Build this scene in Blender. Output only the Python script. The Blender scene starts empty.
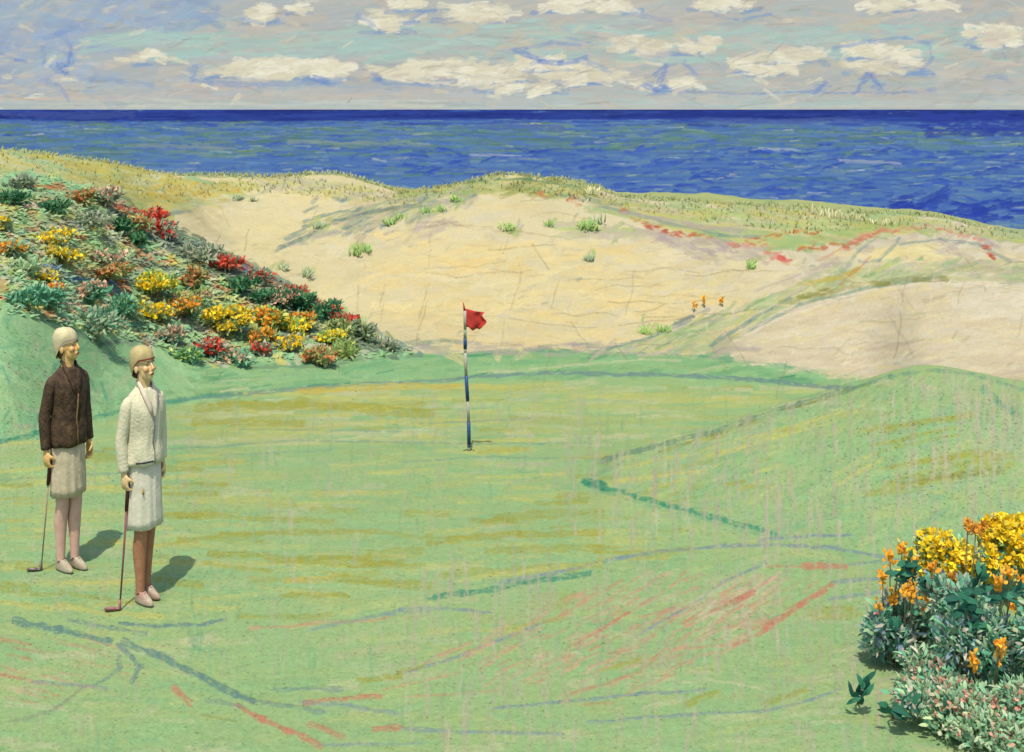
import bpy, bmesh, math, random
import numpy as np
from mathutils import Vector, Matrix

rng = np.random.default_rng(7)
random.seed(7)
sc = bpy.context.scene
COL = sc.collection

# ------------------------------------------------------------------ camera, light, exposure
F = 1100.0            # focal length in pixels of a 1024 px wide picture
HC = 3.15             # eye height above the lawn where the players stand
HOR = 109.0           # row of the horizon
cam_d = bpy.data.cameras.new('camera')
cam = bpy.data.objects.new('camera', cam_d); COL.objects.link(cam)
cam.location = (0, 0, HC); cam.rotation_euler = (math.radians(90), 0, 0)
cam_d.sensor_width = 36; cam_d.lens = 36 * F / 1024
cam_d.shift_y = -(376 - HOR) / 1024
cam_d.clip_start = 0.1; cam_d.clip_end = 90000
sc.camera = cam
EXPO = 0.8
GAIN = 2 ** EXPO
sc.view_settings.view_transform = 'Standard'; sc.view_settings.look = 'None'
sc.view_settings.gamma = 1; sc.view_settings.use_curve_mapping = False
sc.view_settings.exposure = EXPO
SUN_EL = math.radians(68)
SUN_AZ = math.radians(6)          # light travels away from the viewer and a little to the right
w = bpy.data.worlds.new('World'); sc.world = w; w.use_nodes = True
nt = w.node_tree
bg = nt.nodes['Background']; sky_n = nt.nodes.new('ShaderNodeTexSky'); sky_n.sky_type = 'NISHITA'
sky_n.sun_disc = False; sky_n.sun_elevation = SUN_EL
sky_n.sun_rotation = math.radians(180) + SUN_AZ
sky_n.dust_density = 2.0
nt.links.new(sky_n.outputs[0], bg.inputs[0]); bg.inputs[1].default_value = 0.125
sd = bpy.data.lights.new('sun', 'SUN'); sd.energy = 2.9; sd.angle = math.radians(0.6); sd.color = (1.0, 0.91, 0.76)
sun = bpy.data.objects.new('sun', sd); COL.objects.link(sun)
ld = Vector((math.sin(SUN_AZ) * math.cos(SUN_EL), math.cos(SUN_AZ) * math.cos(SUN_EL), -math.sin(SUN_EL)))
sun.rotation_euler = ld.to_track_quat('-Z', 'Y').to_euler(); sun.location = (-3, -10, 20)

# ------------------------------------------------------------------ helpers
def lin(c):
    c = np.asarray(c, float) / 255.0
    return np.where(c <= 0.04045, c / 12.92, ((c + 0.055) / 1.055) ** 2.4)
ALB = 0.49            # base colour of a surface that shows up at tone c in full sun
def alb(c): return lin(c) * ALB

def tag(o, label=None, cat=None, group=None, kind=None):
    if label: o['label'] = label
    if cat: o['category'] = cat
    if group: o['group'] = group
    if kind: o['kind'] = kind
    return o
def empty(name, loc=(0, 0, 0), rz=0.0):
    o = bpy.data.objects.new(name, None); o.empty_display_size = 0.2; COL.objects.link(o)
    o.location = loc; o.rotation_euler = (0, 0, rz); return o
def link_mesh(name, me, m=None, parent=None):
    o = bpy.data.objects.new(name, me); COL.objects.link(o)
    if m: me.materials.append(m)
    if parent: o.parent = parent
    return o
def np_mesh(name, verts, quads, col=None, smooth=True):
    me = bpy.data.meshes.new(name)
    nv, nf = len(verts), len(quads); k = quads.shape[1]
    me.vertices.add(nv); me.vertices.foreach_set('co', verts.astype(np.float32).ravel())
    me.loops.add(nf * k); me.loops.foreach_set('vertex_index', quads.astype(np.int32).ravel())
    me.polygons.add(nf); me.polygons.foreach_set('loop_start', np.arange(0, nf * k, k, dtype=np.int32))
    me.polygons.foreach_set('loop_total', np.full(nf, k, np.int32))
    me.polygons.foreach_set('use_smooth', np.full(nf, smooth, bool))
    me.update(calc_edges=True)
    if col is not None:
        a = me.color_attributes.new('tint', 'FLOAT_COLOR', 'POINT')
        a.data.foreach_set('color', np.concatenate([col, np.ones((nv, 1))], 1).astype(np.float32).ravel())
    return me
def grid_quads(R, C):
    i = np.arange(R * C).reshape(R, C)
    return np.stack([i[:-1, :-1], i[:-1, 1:], i[1:, 1:], i[1:, :-1]], -1).reshape(-1, 4)

def hsh(i, j, s):
    n = (i.astype(np.int64) * 374761393 + j.astype(np.int64) * 668265263 + s * 1274126177) & 0xffffffff
    n = ((n ^ (n >> 13)) * 1274126177) & 0xffffffff
    return ((n ^ (n >> 16)) & 0xffff) / 65535.0
def vnoise(x, y, s=0):
    xi, yi = np.floor(x), np.floor(y); fx, fy = x - xi, y - yi
    fx = fx * fx * (3 - 2 * fx); fy = fy * fy * (3 - 2 * fy)
    a = hsh(xi, yi, s); b = hsh(xi + 1, yi, s); c = hsh(xi, yi + 1, s); d = hsh(xi + 1, yi + 1, s)
    return (a * (1 - fx) + b * fx) * (1 - fy) + (c * (1 - fx) + d * fx) * fy
def fbm(x, y, s=0, o=3):
    t = 0; a = .5; n = 0
    for k in range(o):
        t = t + a * vnoise(x, y, s + k * 17); n += a; a *= .5; x = x * 2.03 + 5.1; y = y * 2.03 + 1.7
    return t / n

def pchip_slopes(x, y):
    h = np.diff(x, axis=0); d = np.diff(y, axis=0) / h
    m = np.zeros_like(y)
    s = d[:-1] * d[1:]
    w1 = 2 * h[1:] + h[:-1]; w2 = h[1:] + 2 * h[:-1]
    with np.errstate(divide='ignore', invalid='ignore'):
        hm = (w1 + w2) / (w1 / d[:-1] + w2 / d[1:])
    m[1:-1] = np.where(s > 0, hm, 0)
    m[0] = d[0]; m[-1] = d[-1]
    return m
def pchip_eval(x, y, m, q):          # 1-D
    k = np.clip(np.searchsorted(x, q) - 1, 0, len(x) - 2)
    h = x[k + 1] - x[k]; t = (q - x[k]) / h
    t = np.clip(t, 0, 1)
    return ((1 + 2 * t) * (1 - t) ** 2) * y[k] + t * (1 - t) ** 2 * h * m[k] + t * t * (3 - 2 * t) * y[k + 1] + t * t * (t - 1) * h * m[k + 1]

def nd(nt, t, **kw):
    n = nt.nodes.new(t)
    for k, v in kw.items():
        if k in n.inputs: n.inputs[k].default_value = v
        else: setattr(n, k, v)
    return n
def mat_attr(name, rough=0.9, spec=0.15, nscale=18, namt=0.16, bump=0.35, bscale=30, bdist=0.02, transl=0.0, stretch=(1, 1, 1)):
    m = bpy.data.materials.new(name); m.use_nodes = True; t = m.node_tree; p = t.nodes['Principled BSDF']
    a = nd(t, 'ShaderNodeAttribute', attribute_name='tint')
    g = nd(t, 'ShaderNodeNewGeometry')
    mp = nd(t, 'ShaderNodeMapping'); mp.inputs['Scale'].default_value = stretch
    t.links.new(g.outputs['Position'], mp.inputs['Vector'])
    n = nd(t, 'ShaderNodeTexNoise', Scale=nscale, Detail=5.0, Roughness=0.65); t.links.new(mp.outputs[0], n.inputs['Vector'])
    r = nd(t, 'ShaderNodeMapRange'); r.inputs[1].default_value = .25; r.inputs[2].default_value = .75
    r.inputs[3].default_value = 1 - namt; r.inputs[4].default_value = 1 + namt
    t.links.new(n.outputs[0], r.inputs[0])
    x = nd(t, 'ShaderNodeVectorMath', operation='MULTIPLY'); t.links.new(a.outputs['Color'], x.inputs[0]); t.links.new(r.outputs[0], x.inputs[1])
    t.links.new(x.outputs[0], p.inputs['Base Color'])
    p.inputs['Roughness'].default_value = rough; p.inputs['Specular IOR Level'].default_value = spec
    if bump > 0:
        n2 = nd(t, 'ShaderNodeTexNoise', Scale=bscale, Detail=6.0, Roughness=0.7); t.links.new(mp.outputs[0], n2.inputs['Vector'])
        b = nd(t, 'ShaderNodeBump', Strength=bump, Distance=bdist); t.links.new(n2.outputs[0], b.inputs['Height'])
        t.links.new(b.outputs[0], p.inputs['Normal'])
    return m
def mat_flat(name, c, rough=0.8, spec=0.3, namt=0.12, nscale=30, bump=0.2, bscale=120, bdist=0.004, c2=None, metal=0.0, wave=None):
    m = bpy.data.materials.new(name); m.use_nodes = True; t = m.node_tree; p = t.nodes['Principled BSDF']
    tc = nd(t, 'ShaderNodeTexCoord')
    n = nd(t, 'ShaderNodeTexNoise', Scale=nscale, Detail=5.0, Roughness=0.65); t.links.new(tc.outputs['Object'], n.inputs['Vector'])
    cr = nd(t, 'ShaderNodeValToRGB'); a = alb(c)
    b = alb(c2) if c2 is not None else a * (1 + namt)
    a = a if c2 is not None else a * (1 - namt)
    cr.color_ramp.elements[0].color = (*a, 1); cr.color_ramp.elements[0].position = .35
    cr.color_ramp.elements[1].color = (*b, 1); cr.color_ramp.elements[1].position = .65
    t.links.new(n.outputs[0], cr.inputs[0]); t.links.new(cr.outputs[0], p.inputs['Base Color'])
    p.inputs['Roughness'].default_value = rough; p.inputs['Specular IOR Level'].default_value = spec; p.inputs['Metallic'].default_value = metal
    if bump > 0:
        n2 = nd(t, 'ShaderNodeTexNoise', Scale=bscale, Detail=4.0); t.links.new(tc.outputs['Object'], n2.inputs['Vector'])
        bb = nd(t, 'ShaderNodeBump', Strength=bump, Distance=bdist); t.links.new(n2.outputs[0], bb.inputs['Height'])
        t.links.new(bb.outputs[0], p.inputs['Normal'])
    return m

# ------------------------------------------------------------------ terrain profile
# per bearing (column u): list of (distance, level). level: image-row style drop 'v' or height 'z='
def zv(Z, v): return HC - (v - HOR) * Z / F
def Pz(*a): return [(Z, (z if isinstance(z, float) else zv(Z, z))) for Z, z in a]
# kinds of line:      near   lawn    K2      crestM   foot     edge     rim      brow     dip      mid      upper    ridge    back ...
TAB = {
 -600: Pz((1.2, 0.), (5.4, 0.), (7.5, 0.), (9, .25), (10, .5), (11, .8), (13, 1.3), (20, 2.5), (24, 2.4), (28, 2.4), (32, 2.5), (38, 2.6), (44, 2.0), (56, -2.), (85, -12.5)),
 0:    Pz((1.2, 0.), (5.4, 0.), (7.5, 0.), (8.6, 0.), (9.4, 0.), (10.3, 441), (12.6, 330), (21, 172), (24, 168), (28, 163), (32, 157), (37, 151), (44, 1.2), (56, -3.), (85, -12.5)),
 60:   Pz((1.2, 0.), (5.4, 0.), (7.5, 0.), (9, 0.), (10, -0.04), (11.4, 427), (13.5, 345), (21.5, 180), (24, 176), (28, 171), (32, 165), (37, 158), (44, 0.8), (56, -3.5), (85, -12.5)),
 120:  Pz((1.2, 0.), (5.4, 0.), (7.5, 0.), (9.5, -.05), (11, -.15), (13.2, 408), (15.4, 365), (22.5, 203), (24.5, 205), (28, 192), (32, 178), (37, 166), (44, 0.4), (56, -4.), (85, -12.5)),
 160:  Pz((1.2, 0.), (5.4, 0.), (7.4, 0.), (9.5, -.1), (11.2, -.25), (14.3, 401), (16.3, 368), (23, 226), (25.4, 233), (28, 222), (32, 196), (37, 175), (44, 0.2), (56, -4.), (85, -12.5)),
 250:  Pz((1.2, 0.), (5.4, 0.), (7.4, 0.), (9.5, -.16), (11.4, -.4), (16, 392), (18, 365), (23.5, 264), (25.2, 276), (29.2, 246), (31.6, 247), (38, 178), (44, 0.), (56, -4.), (85, -12.5)),
 330:  Pz((1.2, 0.), (5.4, 0.), (7.4, 0.), (9.5, -.18), (11.4, -.4), (16.8, 387), (18.9, 362), (23, 309), (25, 318), (29.6, 224), (32.6, 228), (38, 176), (44, 0.), (56, -4.), (85, -12.5)),
 410:  Pz((1.2, 0.), (5.4, 0.), (7.4, 0.), (9.5, -.18), (11.4, -.4), (17.3, 382), (19.7, 360), (22, 352), (24.2, 330), (27.8, 262), (31.2, 206), (35.5, 194), (42, 0.), (55, -4.), (85, -12.5)),
 500:  Pz((1.2, 0.), (5.4, 0.), (7.4, 0.), (9.5, -.18), (11.4, -.4), (17.5, 380), (19.7, 359), (21.8, 349), (24, 325), (27.5, 262), (30.5, 205), (33.5, 177), (40, .2), (55, -4.), (85, -12.5)),
 560:  Pz((1.2, 0.), (5.4, 0.), (7.4, 0.), (9.5, -.18), (11.4, -.4), (17.5, 379), (19.7, 359), (21.8, 350), (24, 325), (27.5, 266), (31, 210), (34, 181), (40, .2), (55, -4.), (85, -12.5)),
 590:  Pz((1.2, 0.), (5.4, 0.), (7.6, 0.), (10.2, -.22), (11.6, -.42), (17.6, 378), (19.8, 359), (21.8, 351), (24, 325), (27.5, 270), (31.2, 215), (34.5, 187), (40, .1), (55, -4.), (85, -12.5)),
 620:  Pz((1.2, 0.), (5.4, 0.), (8.0, -.02), (10.3, 455), (11.3, -.42), (17.6, 377), (19.8, 358), (21.8, 352), (24, 328), (27.5, 273), (31.4, 222), (35.5, 197), (41, .0), (55, -4.), (85, -12.5)),
 700:  Pz((1.2, 0.), (5.4, 0.), (8.2, -.02), (10.6, 433), (12.0, -.52), (17.7, 378), (19.9, 360), (21.6, 355), (24, 330), (27.8, 276), (31.8, 232), (36.5, 203), (42, -.1), (55, -4.), (85, -12.5)),
 750:  Pz((1.2, 0.), (5.4, 0.), (8.1, -.02), (10.7, 418), (12.4, -.55), (17.8, 380), (19.9, 364), (22.5, 329), (24.6, 334), (28, 285), (32, 245), (36.5, 207), (42, -.3), (55, -4.), (85, -12.5)),
 820:  Pz((1.2, 0.), (5.4, 0.), (7.9, -.02), (10.8, 396), (12.8, -.6), (17.8, 386), (19.9, 375), (23.5, 300), (25.8, 306), (28.6, 268), (32, 243), (36.5, 211), (42, -.4), (55, -4.), (85, -12.5)),
 860:  Pz((1.2, 0.), (5.4, 0.), (7.8, 0.), (10.7, 384), (12.8, -.6), (17.6, 389), (20, 378), (23.6, 290), (25.8, 297), (29, 252), (32.5, 236), (37, 214), (42, -.6), (55, -4.), (85, -12.5)),
 930:  Pz((1.2, 0.), (5.4, 0.), (7.6, 0.), (10.6, 368), (12.8, -.5), (16, 380), (18.5, 370), (23.2, 279), (25.6, 288), (29.5, 246), (33, 232), (37.5, 218), (42, -.8), (55, -4.), (85, -12.5)),
 1024: Pz((1.2, 0.), (5.4, 0.), (7.2, 0.), (10.2, 384), (12.4, -.5), (15.5, 388), (18.2, 378), (22.5, 285), (25, 292), (29.5, 255), (33.5, 243), (38, 236), (42, -1.5), (55, -5.), (85, -12.5)),
 1700: Pz((1.2, 0.), (5.4, 0.), (7.0, 0.), (9.5, -.1), (12, -.8), (15.5, -1.5), (18, -1.8), (22, -1.2), (25, -1.6), (29.5, -1.5), (33.5, -1.8), (38, -2.), (42, -3.), (55, -6.), (85, -12.5)),
}
ku = np.array(sorted(TAB), float)
KZ = np.array([[p[0] for p in TAB[int(u)]] for u in ku]); KH = np.array([[p[1] for p in TAB[int(u)]] for u in ku])
NK = KZ.shape[1]
ucols = np.concatenate([np.arange(-600, -60, 9.0), np.arange(-60, 1084, 1.0), np.arange(1084, 1701, 9.0)])
def rows(a, b, n): return np.linspace(a, b, n, endpoint=False)
def rows_inv(a, b, n): return 1 / np.linspace(1 / a, 1 / b, n, endpoint=False)
zrow = np.concatenate([rows(1.2, 4.4, 14), rows_inv(4.4, 8.2, 340), rows(8.2, 12.8, 150), rows(12.8, 24, 250), rows(24, 39, 250), rows(39, 46, 24), rows(46, 85.01, 30)])
R, C = len(zrow), len(ucols)
kz = np.stack([pchip_eval(ku, KZ[:, k], pchip_slopes(ku, KZ[:, k]), ucols) for k in range(NK)])
kh = np.stack([pchip_eval(ku, KH[:, k], pchip_slopes(ku, KH[:, k]), ucols) for k in range(NK)])
HT = np.zeros((R, C))
km = pchip_slopes(kz, kh)
for c in range(C):
    HT[:, c] = pchip_eval(kz[:, c], kh[:, c], km[:, c], zrow)
ZZ = np.repeat(zrow[:, None], C, 1)
XX = (ucols[None] - 512) * ZZ / F
# natural unevenness, fading out where the players stand
rough_amt = np.clip((ZZ - 14) / 10, 0, 1)
HT += (fbm(XX * .45, ZZ * .45, 3) - .5) * .05 * np.clip((ZZ - 8) / 3, 0, 1) + (fbm(XX * .9 + 9, ZZ * .7, 5, 4) - .5) * .22 * rough_amt
VV = HOR + (HC - HT) * F / ZZ                     # bearing/drop of every terrain point, used to look places up
UU = np.repeat(ucols[None], R, 0)
c_of_u = lambda u: int(np.clip(np.searchsorted(ucols, u), 0, C - 1))
def find(u, v):
    c = c_of_u(u); col = VV[:, c]
    k = np.argmax(col <= v)
    if col[k] > v: k = int(np.argmin(col))
    return int(k), c
def place(u, v):
    r, c = find(u, v); return Vector((XX[r, c], ZZ[r, c], HT[r, c]))
def ground(x, y):
    u = 512 + x * F / y
    r = np.clip(np.interp(y, zrow, np.arange(R)), 0, R - 1.001); c = np.clip(np.interp(u, ucols, np.arange(C)), 0, C - 1.001)
    r0 = np.floor(r).astype(int); c0 = np.floor(c).astype(int); fr = r - r0; fc = c - c0
    return (HT[r0, c0] * (1 - fr) * (1 - fc) + HT[r0 + 1, c0] * fr * (1 - fc) + HT[r0, c0 + 1] * (1 - fr) * fc + HT[r0 + 1, c0 + 1] * fr * fc)

# ------------------------------------------------------------------ colour of the ground cover, laid on stroke by stroke
class Cover:
    def __init__(s, U, V, ucols):
        s.U, s.V, s.uc = U, V, ucols; s.R, s.C = U.shape
        s.col = np.zeros((s.R, s.C, 3)); s.rel = np.zeros((s.R, s.C)); s.k = 0; s.lo = None; s.hi = None
    def find(s, u, v):
        c = int(np.clip(np.searchsorted(s.uc, u), 0, s.C - 1)); col = s.V[:, c]
        k = int(np.argmax(col <= v))
        if col[k] > v: k = int(np.argmin(col))
        return k, c
    def seg(s, p0, p1, w, c, op=.9, taper=False):
        s.k += 1
        r0, c0 = s.find(*p0); r1, c1 = s.find(*p1)
        pad = w * 1.2 + 2
        vlo, vhi = min(p0[1], p1[1]) - pad, max(p0[1], p1[1]) + pad
        ca = int(np.searchsorted(s.uc, min(p0[0], p1[0]) - pad)); cb = int(np.searchsorted(s.uc, max(p0[0], p1[0]) + pad))
        ca = max(ca, 0); cb = min(cb, s.C)
        ra, rb = min(r0, r1), max(r0, r1)
        cm = min((c0 + c1) // 2, s.C - 1)
        for cc in (c0, c1):
            n = 0
            while ra > 0 and s.V[ra, cc] < vhi and n < 90: ra -= 1; n += 1
            n = 0
            while rb < s.R - 1 and s.V[rb, cc] > vlo and n < 90: rb += 1; n += 1
        if cb <= ca or rb <= ra: return
        U = s.U[ra:rb + 1, ca:cb]; V = s.V[ra:rb + 1, ca:cb]
        dx, dy = p1[0] - p0[0], p1[1] - p0[1]; L2 = dx * dx + dy * dy + 1e-6; L = math.sqrt(L2)
        t = ((U - p0[0]) * dx + (V - p0[1]) * dy) / L2; tc = np.clip(t, 0, 1)
        d = np.hypot(U - p0[0] - tc * dx, V - p0[1] - tc * dy)
        side = ((U - p0[0]) * dy - (V - p0[1]) * dx) / L
        br = vnoise(side * 1.5 + s.k * 7.3, t * L / 14 + s.k, 21)              # bristle tracks
        al = t * L
        wob = (vnoise(al / 13, al * 0 + s.k * .37, 11) - .5) * min(w * .5, 2.2) + (vnoise(al / 41, al * 0 + s.k * .11, 12) - .5) * min(w * .6, 3)
        if w > 1.4:
            endd = np.clip(np.minimum(al, L - al) + w * (.35 + .8 * (br - .5)), -9, 0)
            d = np.hypot(side + wob, endd * 1.6)
            ww = w * .6 * (1 + .7 * (vnoise(al / 7, al * 0 + s.k, 13) - .5))
        else:
            ww = w / 2
        gap = vnoise(side * .9 + s.k * 3.1, al / 5.5 + s.k, 31)
        a = np.clip((ww - d) / 1.1 + .5, 0, 1) * op * np.clip(.55 + .9 * br, 0, 1) * np.clip((gap - .14) * 4.5, .2, 1)
        if s.lo is not None or s.hi is not None:
            rr = np.arange(ra, rb + 1)[:, None]
            if s.lo is not None: a = a * (rr >= s.lo[None, ca:cb])
            if s.hi is not None: a = a * (rr <= s.hi[None, ca:cb])
        tone = (1 + .16 * (br - .5))[..., None]
        b = s.col[ra:rb + 1, ca:cb]; b *= (1 - a[..., None]); b += a[..., None] * np.asarray(c)[None, None] * tone
        h = s.rel[ra:rb + 1, ca:cb]; h *= (1 - a * .7); h += a * (.4 + .9 * br)
    def line(s, pts, w, c, op=.9, jit=0.0):
        for a, b in zip(pts[:-1], pts[1:]):
            s.seg(a, b, w, c, op)
    def dabs(s, n, poly, cols, L=(6, 20), w=(2, 4), ang=(0, 8), op=(.5, .95), jitter=.06):
        poly = np.asarray(poly, float); lo, hi = poly.min(0), poly.max(0)
        k = 0; tries = 0
        while k < n and tries < n * 12:
            tries += 1
            p = lo + rng.random(2) * (hi - lo)
            if not inside(p, poly): continue
            k += 1
            c = cols[int(rng.integers(len(cols)))] * (1 + rng.normal(0, jitter))
            l = rng.uniform(*L); a = math.radians(rng.normal(*ang)); dx, dy = math.cos(a) * l / 2, -math.sin(a) * l / 2
            s.seg((p[0] - dx, p[1] - dy), (p[0] + dx, p[1] + dy), rng.uniform(*w), c, rng.uniform(*op))
def inside(p, poly):
    x, y = p; n = len(poly); r = False; j = n - 1
    for i in range(n):
        xi, yi = poly[i]; xj, yj = poly[j]
        if (yi > y) != (yj > y) and x < (xj - xi) * (y - yi) / (yj - yi) + xi: r = not r
        j = i
    return r

LAWN = alb((154, 193, 134)); LAWNY = alb((178, 194, 126)); LAWND = alb((144, 190, 136)); LAWNT = alb((140, 186, 130))
OCH = alb((166, 167, 68)); YEL = alb((200, 200, 112)); TEAL = alb((70, 150, 120)); GRY = alb((118, 148, 140)); GBL = alb((128, 150, 160))
PNK = alb((206, 152, 124)); RPK = alb((200, 132, 108)); PGR = alb((178, 180, 150)); OLV = alb((140, 142, 70)); PALE = alb((200, 204, 160))
SND = alb((218, 208, 162)); SNDY = alb((223, 208, 150)); SNDP = alb((214, 207, 178)); SNDG = alb((192, 184, 160)); SNDR = alb((206, 195, 158))
DGR = alb((44, 96, 72)); MGR = alb((96, 132, 96)); LGR = alb((150, 180, 96)); RED = alb((176, 70, 56)); ORG = alb((222, 150, 52)); YLW = alb((232, 204, 40))
BLU = alb((96, 124, 170)); GGR = alb((120, 138, 122)); LILAC = alb((176, 164, 158)); RUST = alb((184, 108, 66))

cv = Cover(UU, VV, ucols)
# base: lawn near, rough rim, then sand and dune grass
kr = lambda k: np.array([np.interp(kz[k, c], zrow, np.arange(R)) for c in range(C)])[None]
ridx = np.arange(R)[:, None]
base = np.empty((R, C, 3)); base[:] = LAWN
n1 = fbm(UU / 90, VV / 22, 40)[..., None]
base = base * (1 - n1 * .55) + LAWNY * n1 * .55
far_lawn = (ridx > kr(5))[..., None]
base = np.where(far_lawn, LAWNT * .6 + LAWN * .4, base)
sand_mix = np.clip((UU - 420) / 500, 0, 1)[..., None]
sand = (SND * (1 - sand_mix) + SNDP * sand_mix) * (0.94 + .12 * fbm(UU / 60, VV / 14, 50)[..., None])
sand_start = np.where(UU < 430, kr(7), kr(7) * 1.0)
sand_start = np.where((UU > 730), kr(6), sand_start)
base = np.where((ridx > sand_start)[..., None], sand, base)
base = np.where((UU < 175)[..., None] & (ridx > kr(7))[..., None], alb((190, 190, 120)), base)
base = np.where(False | ((UU < 130) & (ridx > kr(5)))[..., None] & (ridx <= kr(7))[..., None], alb((152, 188, 132)), base)
crest = (ridx > kr(11) - 3)[..., None]; nq = fbm(UU / 16, ridx / 4.0, 91)[..., None]
base = np.where((UU < 400)[..., None] & (ridx > kr(5))[..., None] & (ridx <= kr(7) + 4)[..., None], alb((158, 200, 144)), base)
base = np.where(crest, alb((196, 196, 132)) * nq + alb((150, 176, 120)) * (1 - nq), base)
cv.col = base.copy()

KR = [kr(k)[0] for k in range(NK)]
cv.hi = KR[7]
# --- lawn: mowing and dry patches
allw = [(-60, 800), (1084, 800), (1084, 380), (-60, 380)]
cv.dabs(1500, allw, [LAWN, LAWNY, LAWND, LAWN, LAWNY, PALE * .95], L=(14, 60), w=(3, 8), ang=(1, 7), op=(.25, .6))
green = [(0, 446), (180, 404), (460, 386), (700, 386), (840, 392), (600, 465), (590, 490), (700, 520), (640, 560), (430, 600), (150, 612), (0, 604)]
cv.dabs(500, green, [LAWNY, LAWN, YEL, LAWND, LAWNY], L=(24, 90), w=(2, 5), ang=(1, 3), op=(.3, .6))
cv.dabs(60, green, [OCH, OCH, alb((188, 180, 90))], L=(20, 70), w=(2, 5), ang=(0, 2), op=(.35, .7))
cv.dabs(260, [(180, 388), (850, 386), (640, 445), (180, 445)], [LAWNY, YEL, alb((176, 190, 116)), PALE], L=(24, 80), w=(2, 4), ang=(1, 2), op=(.35, .6))
# rim of rough behind the green
rim = [(90, 412), (90, 372), (200, 366), (330, 362), (420, 357), (520, 351), (720, 357), (860, 380), (840, 386), (700, 378), (600, 377), (460, 380), (300, 388), (180, 402)]
cv.dabs(420, rim, [LAWNT, LAWND, alb((144, 190, 134)), alb((118, 176, 124)), LAWN, alb((156, 194, 132))], L=(14, 50), w=(2, 5), ang=(4, 6), op=(.5, .9))
cv.dabs(26, rim, [PALE, TEAL, alb((150, 190, 140))], L=(14, 50), w=(1, 2.5), ang=(6, 5), op=(.5, .9))
lslope = [(0, 300), (60, 330), (130, 340), (200, 362), (180, 400), (0, 440)]
cv.dabs(260, lslope, [alb((150, 196, 140)), alb((158, 202, 148)), alb((152, 202, 146)), alb((140, 194, 140)), alb((170, 206, 150))], L=(10, 34), w=(3, 7), ang=(-30, 40), op=(.4, .8))
cv.dabs(60, lslope, [alb((104, 168, 136)), alb((116, 176, 138)), PGR, PGR], L=(6, 20), w=(1.5, 3), ang=(-10, 50), op=(.4, .8))
cv.line([(-60, 452), (0, 442), (35, 434), (60, 428)], 4, TEAL, .8)
cv.line([(85, 420), (130, 409), (180, 401), (240, 393)], 3.5, alb((88, 160, 128)), .8)
cv.line([(180, 401), (300, 389), (400, 383), (460, 380)], 3, GRY, .7)
cv.line([(455, 379), (540, 374), (630, 375), (700, 377), (760, 381), (830, 388), (852, 389)], 3.2, GRY, .85)
cv.line([(260, 368), (330, 366), (360, 360), (420, 356)], 4, alb((120, 150, 120)), .7)
cv.line([(480, 352), (560, 351), (650, 352), (760, 362), (850, 378)], 3, alb((110, 156, 130)), .7)
cv.line([(495, 374), (560, 367), (640, 360), (680, 362)], 2, PALE, .6)
# mound outline on the right
cv.hi = None
cv.line([(852, 389), (800, 405), (700, 436), (640, 451), (603, 461)], 4.4, alb((120, 152, 120)), .9)
cv.line([(870, 384), (800, 407), (720, 434), (660, 452)], 2.4, OLV, .8)
cv.line([(603, 461), (590, 470)], 2.5, LAWNT, .8)
cv.line([(850, 390), (890, 376), (935, 370), (975, 375), (1024, 390), (1080, 402)], 3, alb((112, 160, 128)), .75)
cv.hi = np.where(ucols > 600, KR[3] + 6, 1e9)
mound = [(600, 466), (700, 440), (850, 396), (935, 374), (1070, 396), (1070, 540), (880, 548), (780, 532), (600, 486)]
cv.dabs(420, mound, [LAWN, LAWND, alb((154, 192, 130)), LAWNY, alb((150, 184, 140))], L=(14, 50), w=(3, 7), ang=(18, 14), op=(.3, .7))
for a, b, ww, c in [((870, 433), (985, 414), 4, OCH), ((880, 447), (960, 430), 3, OCH), ((880, 492), (1012, 462), 5, OCH), ((905, 480), (1005, 470), 3, OLV),
                    ((890, 470), (975, 455), 4, OCH), ((930, 462), (1015, 456), 3, OCH), ((836, 480), (876, 458), 4, YEL), ((838, 492), (848, 484), 2, YEL),
                    ((730, 487), (745, 483), 4, OCH), ((700, 455), (790, 430), 4, YEL), ((760, 440), (850, 412), 4, YEL), ((620, 480), (700, 470), 4, YEL)]:
    for q in range(3):
        o = rng.normal(0, 2.5, 2); cv.seg((a[0] + o[0] * 3, a[1] + o[1]), (b[0] + o[0] * 3, b[1] + o[1]), ww * rng.uniform(.5, 1), c, .55)
cv.line([(985, 390), (1000, 405), (1016, 416)], 6, alb((90, 150, 124)), .75)
cv.dabs(26, [(600, 466), (700, 440), (800, 420), (740, 520), (600, 486)], [YEL, OCH], L=(10, 40), w=(2, 4), ang=(14, 5), op=(.3, .6))
for a, b in [((586, 483), (604, 488)), ((610, 489), (634, 496)), ((638, 498), (662, 504)), ((666, 505), (690, 511)), ((692, 513), (716, 518)), ((720, 520), (744, 526)), ((748, 527), (775, 534))]:
    cv.seg(a, b, 4.5, alb((66, 152, 116)), .9)
cv.seg((586, 483), (602, 487), 7, alb((50, 140, 110)), .9)
cv.line([(600, 492), (680, 514), (775, 538)], 2, alb((120, 176, 130)), .6)
cv.line([(760, 541), (800, 537), (850, 535)], 2.5, GBL, .85)
cv.line([(500, 583), (560, 572), (620, 558), (680, 549), (740, 545), (790, 545), (840, 549), (885, 558)], 3, GBL, .8)
cv.line([(636, 636), (680, 612), (700, 600), (722, 583), (765, 563)], 2.4, GBL, .8)
cv.line([(400, 674), (450, 660), (500, 640), (545, 622)], 2.4, GBL, .7)
cv.line([(495, 708), (560, 702), (640, 694), (705, 690)], 2.6, GBL, .7)
cv.line([(590, 723), (640, 718), (700, 714), (770, 711), (812, 700), (840, 690)], 2.4, GBL, .7)
cv.line([(400, 730), (470, 733), (560, 734)], 3.4, GBL, .6)
cv.line([(400, 611), (440, 609), (490, 613)], 3, GBL, .7)
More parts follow.
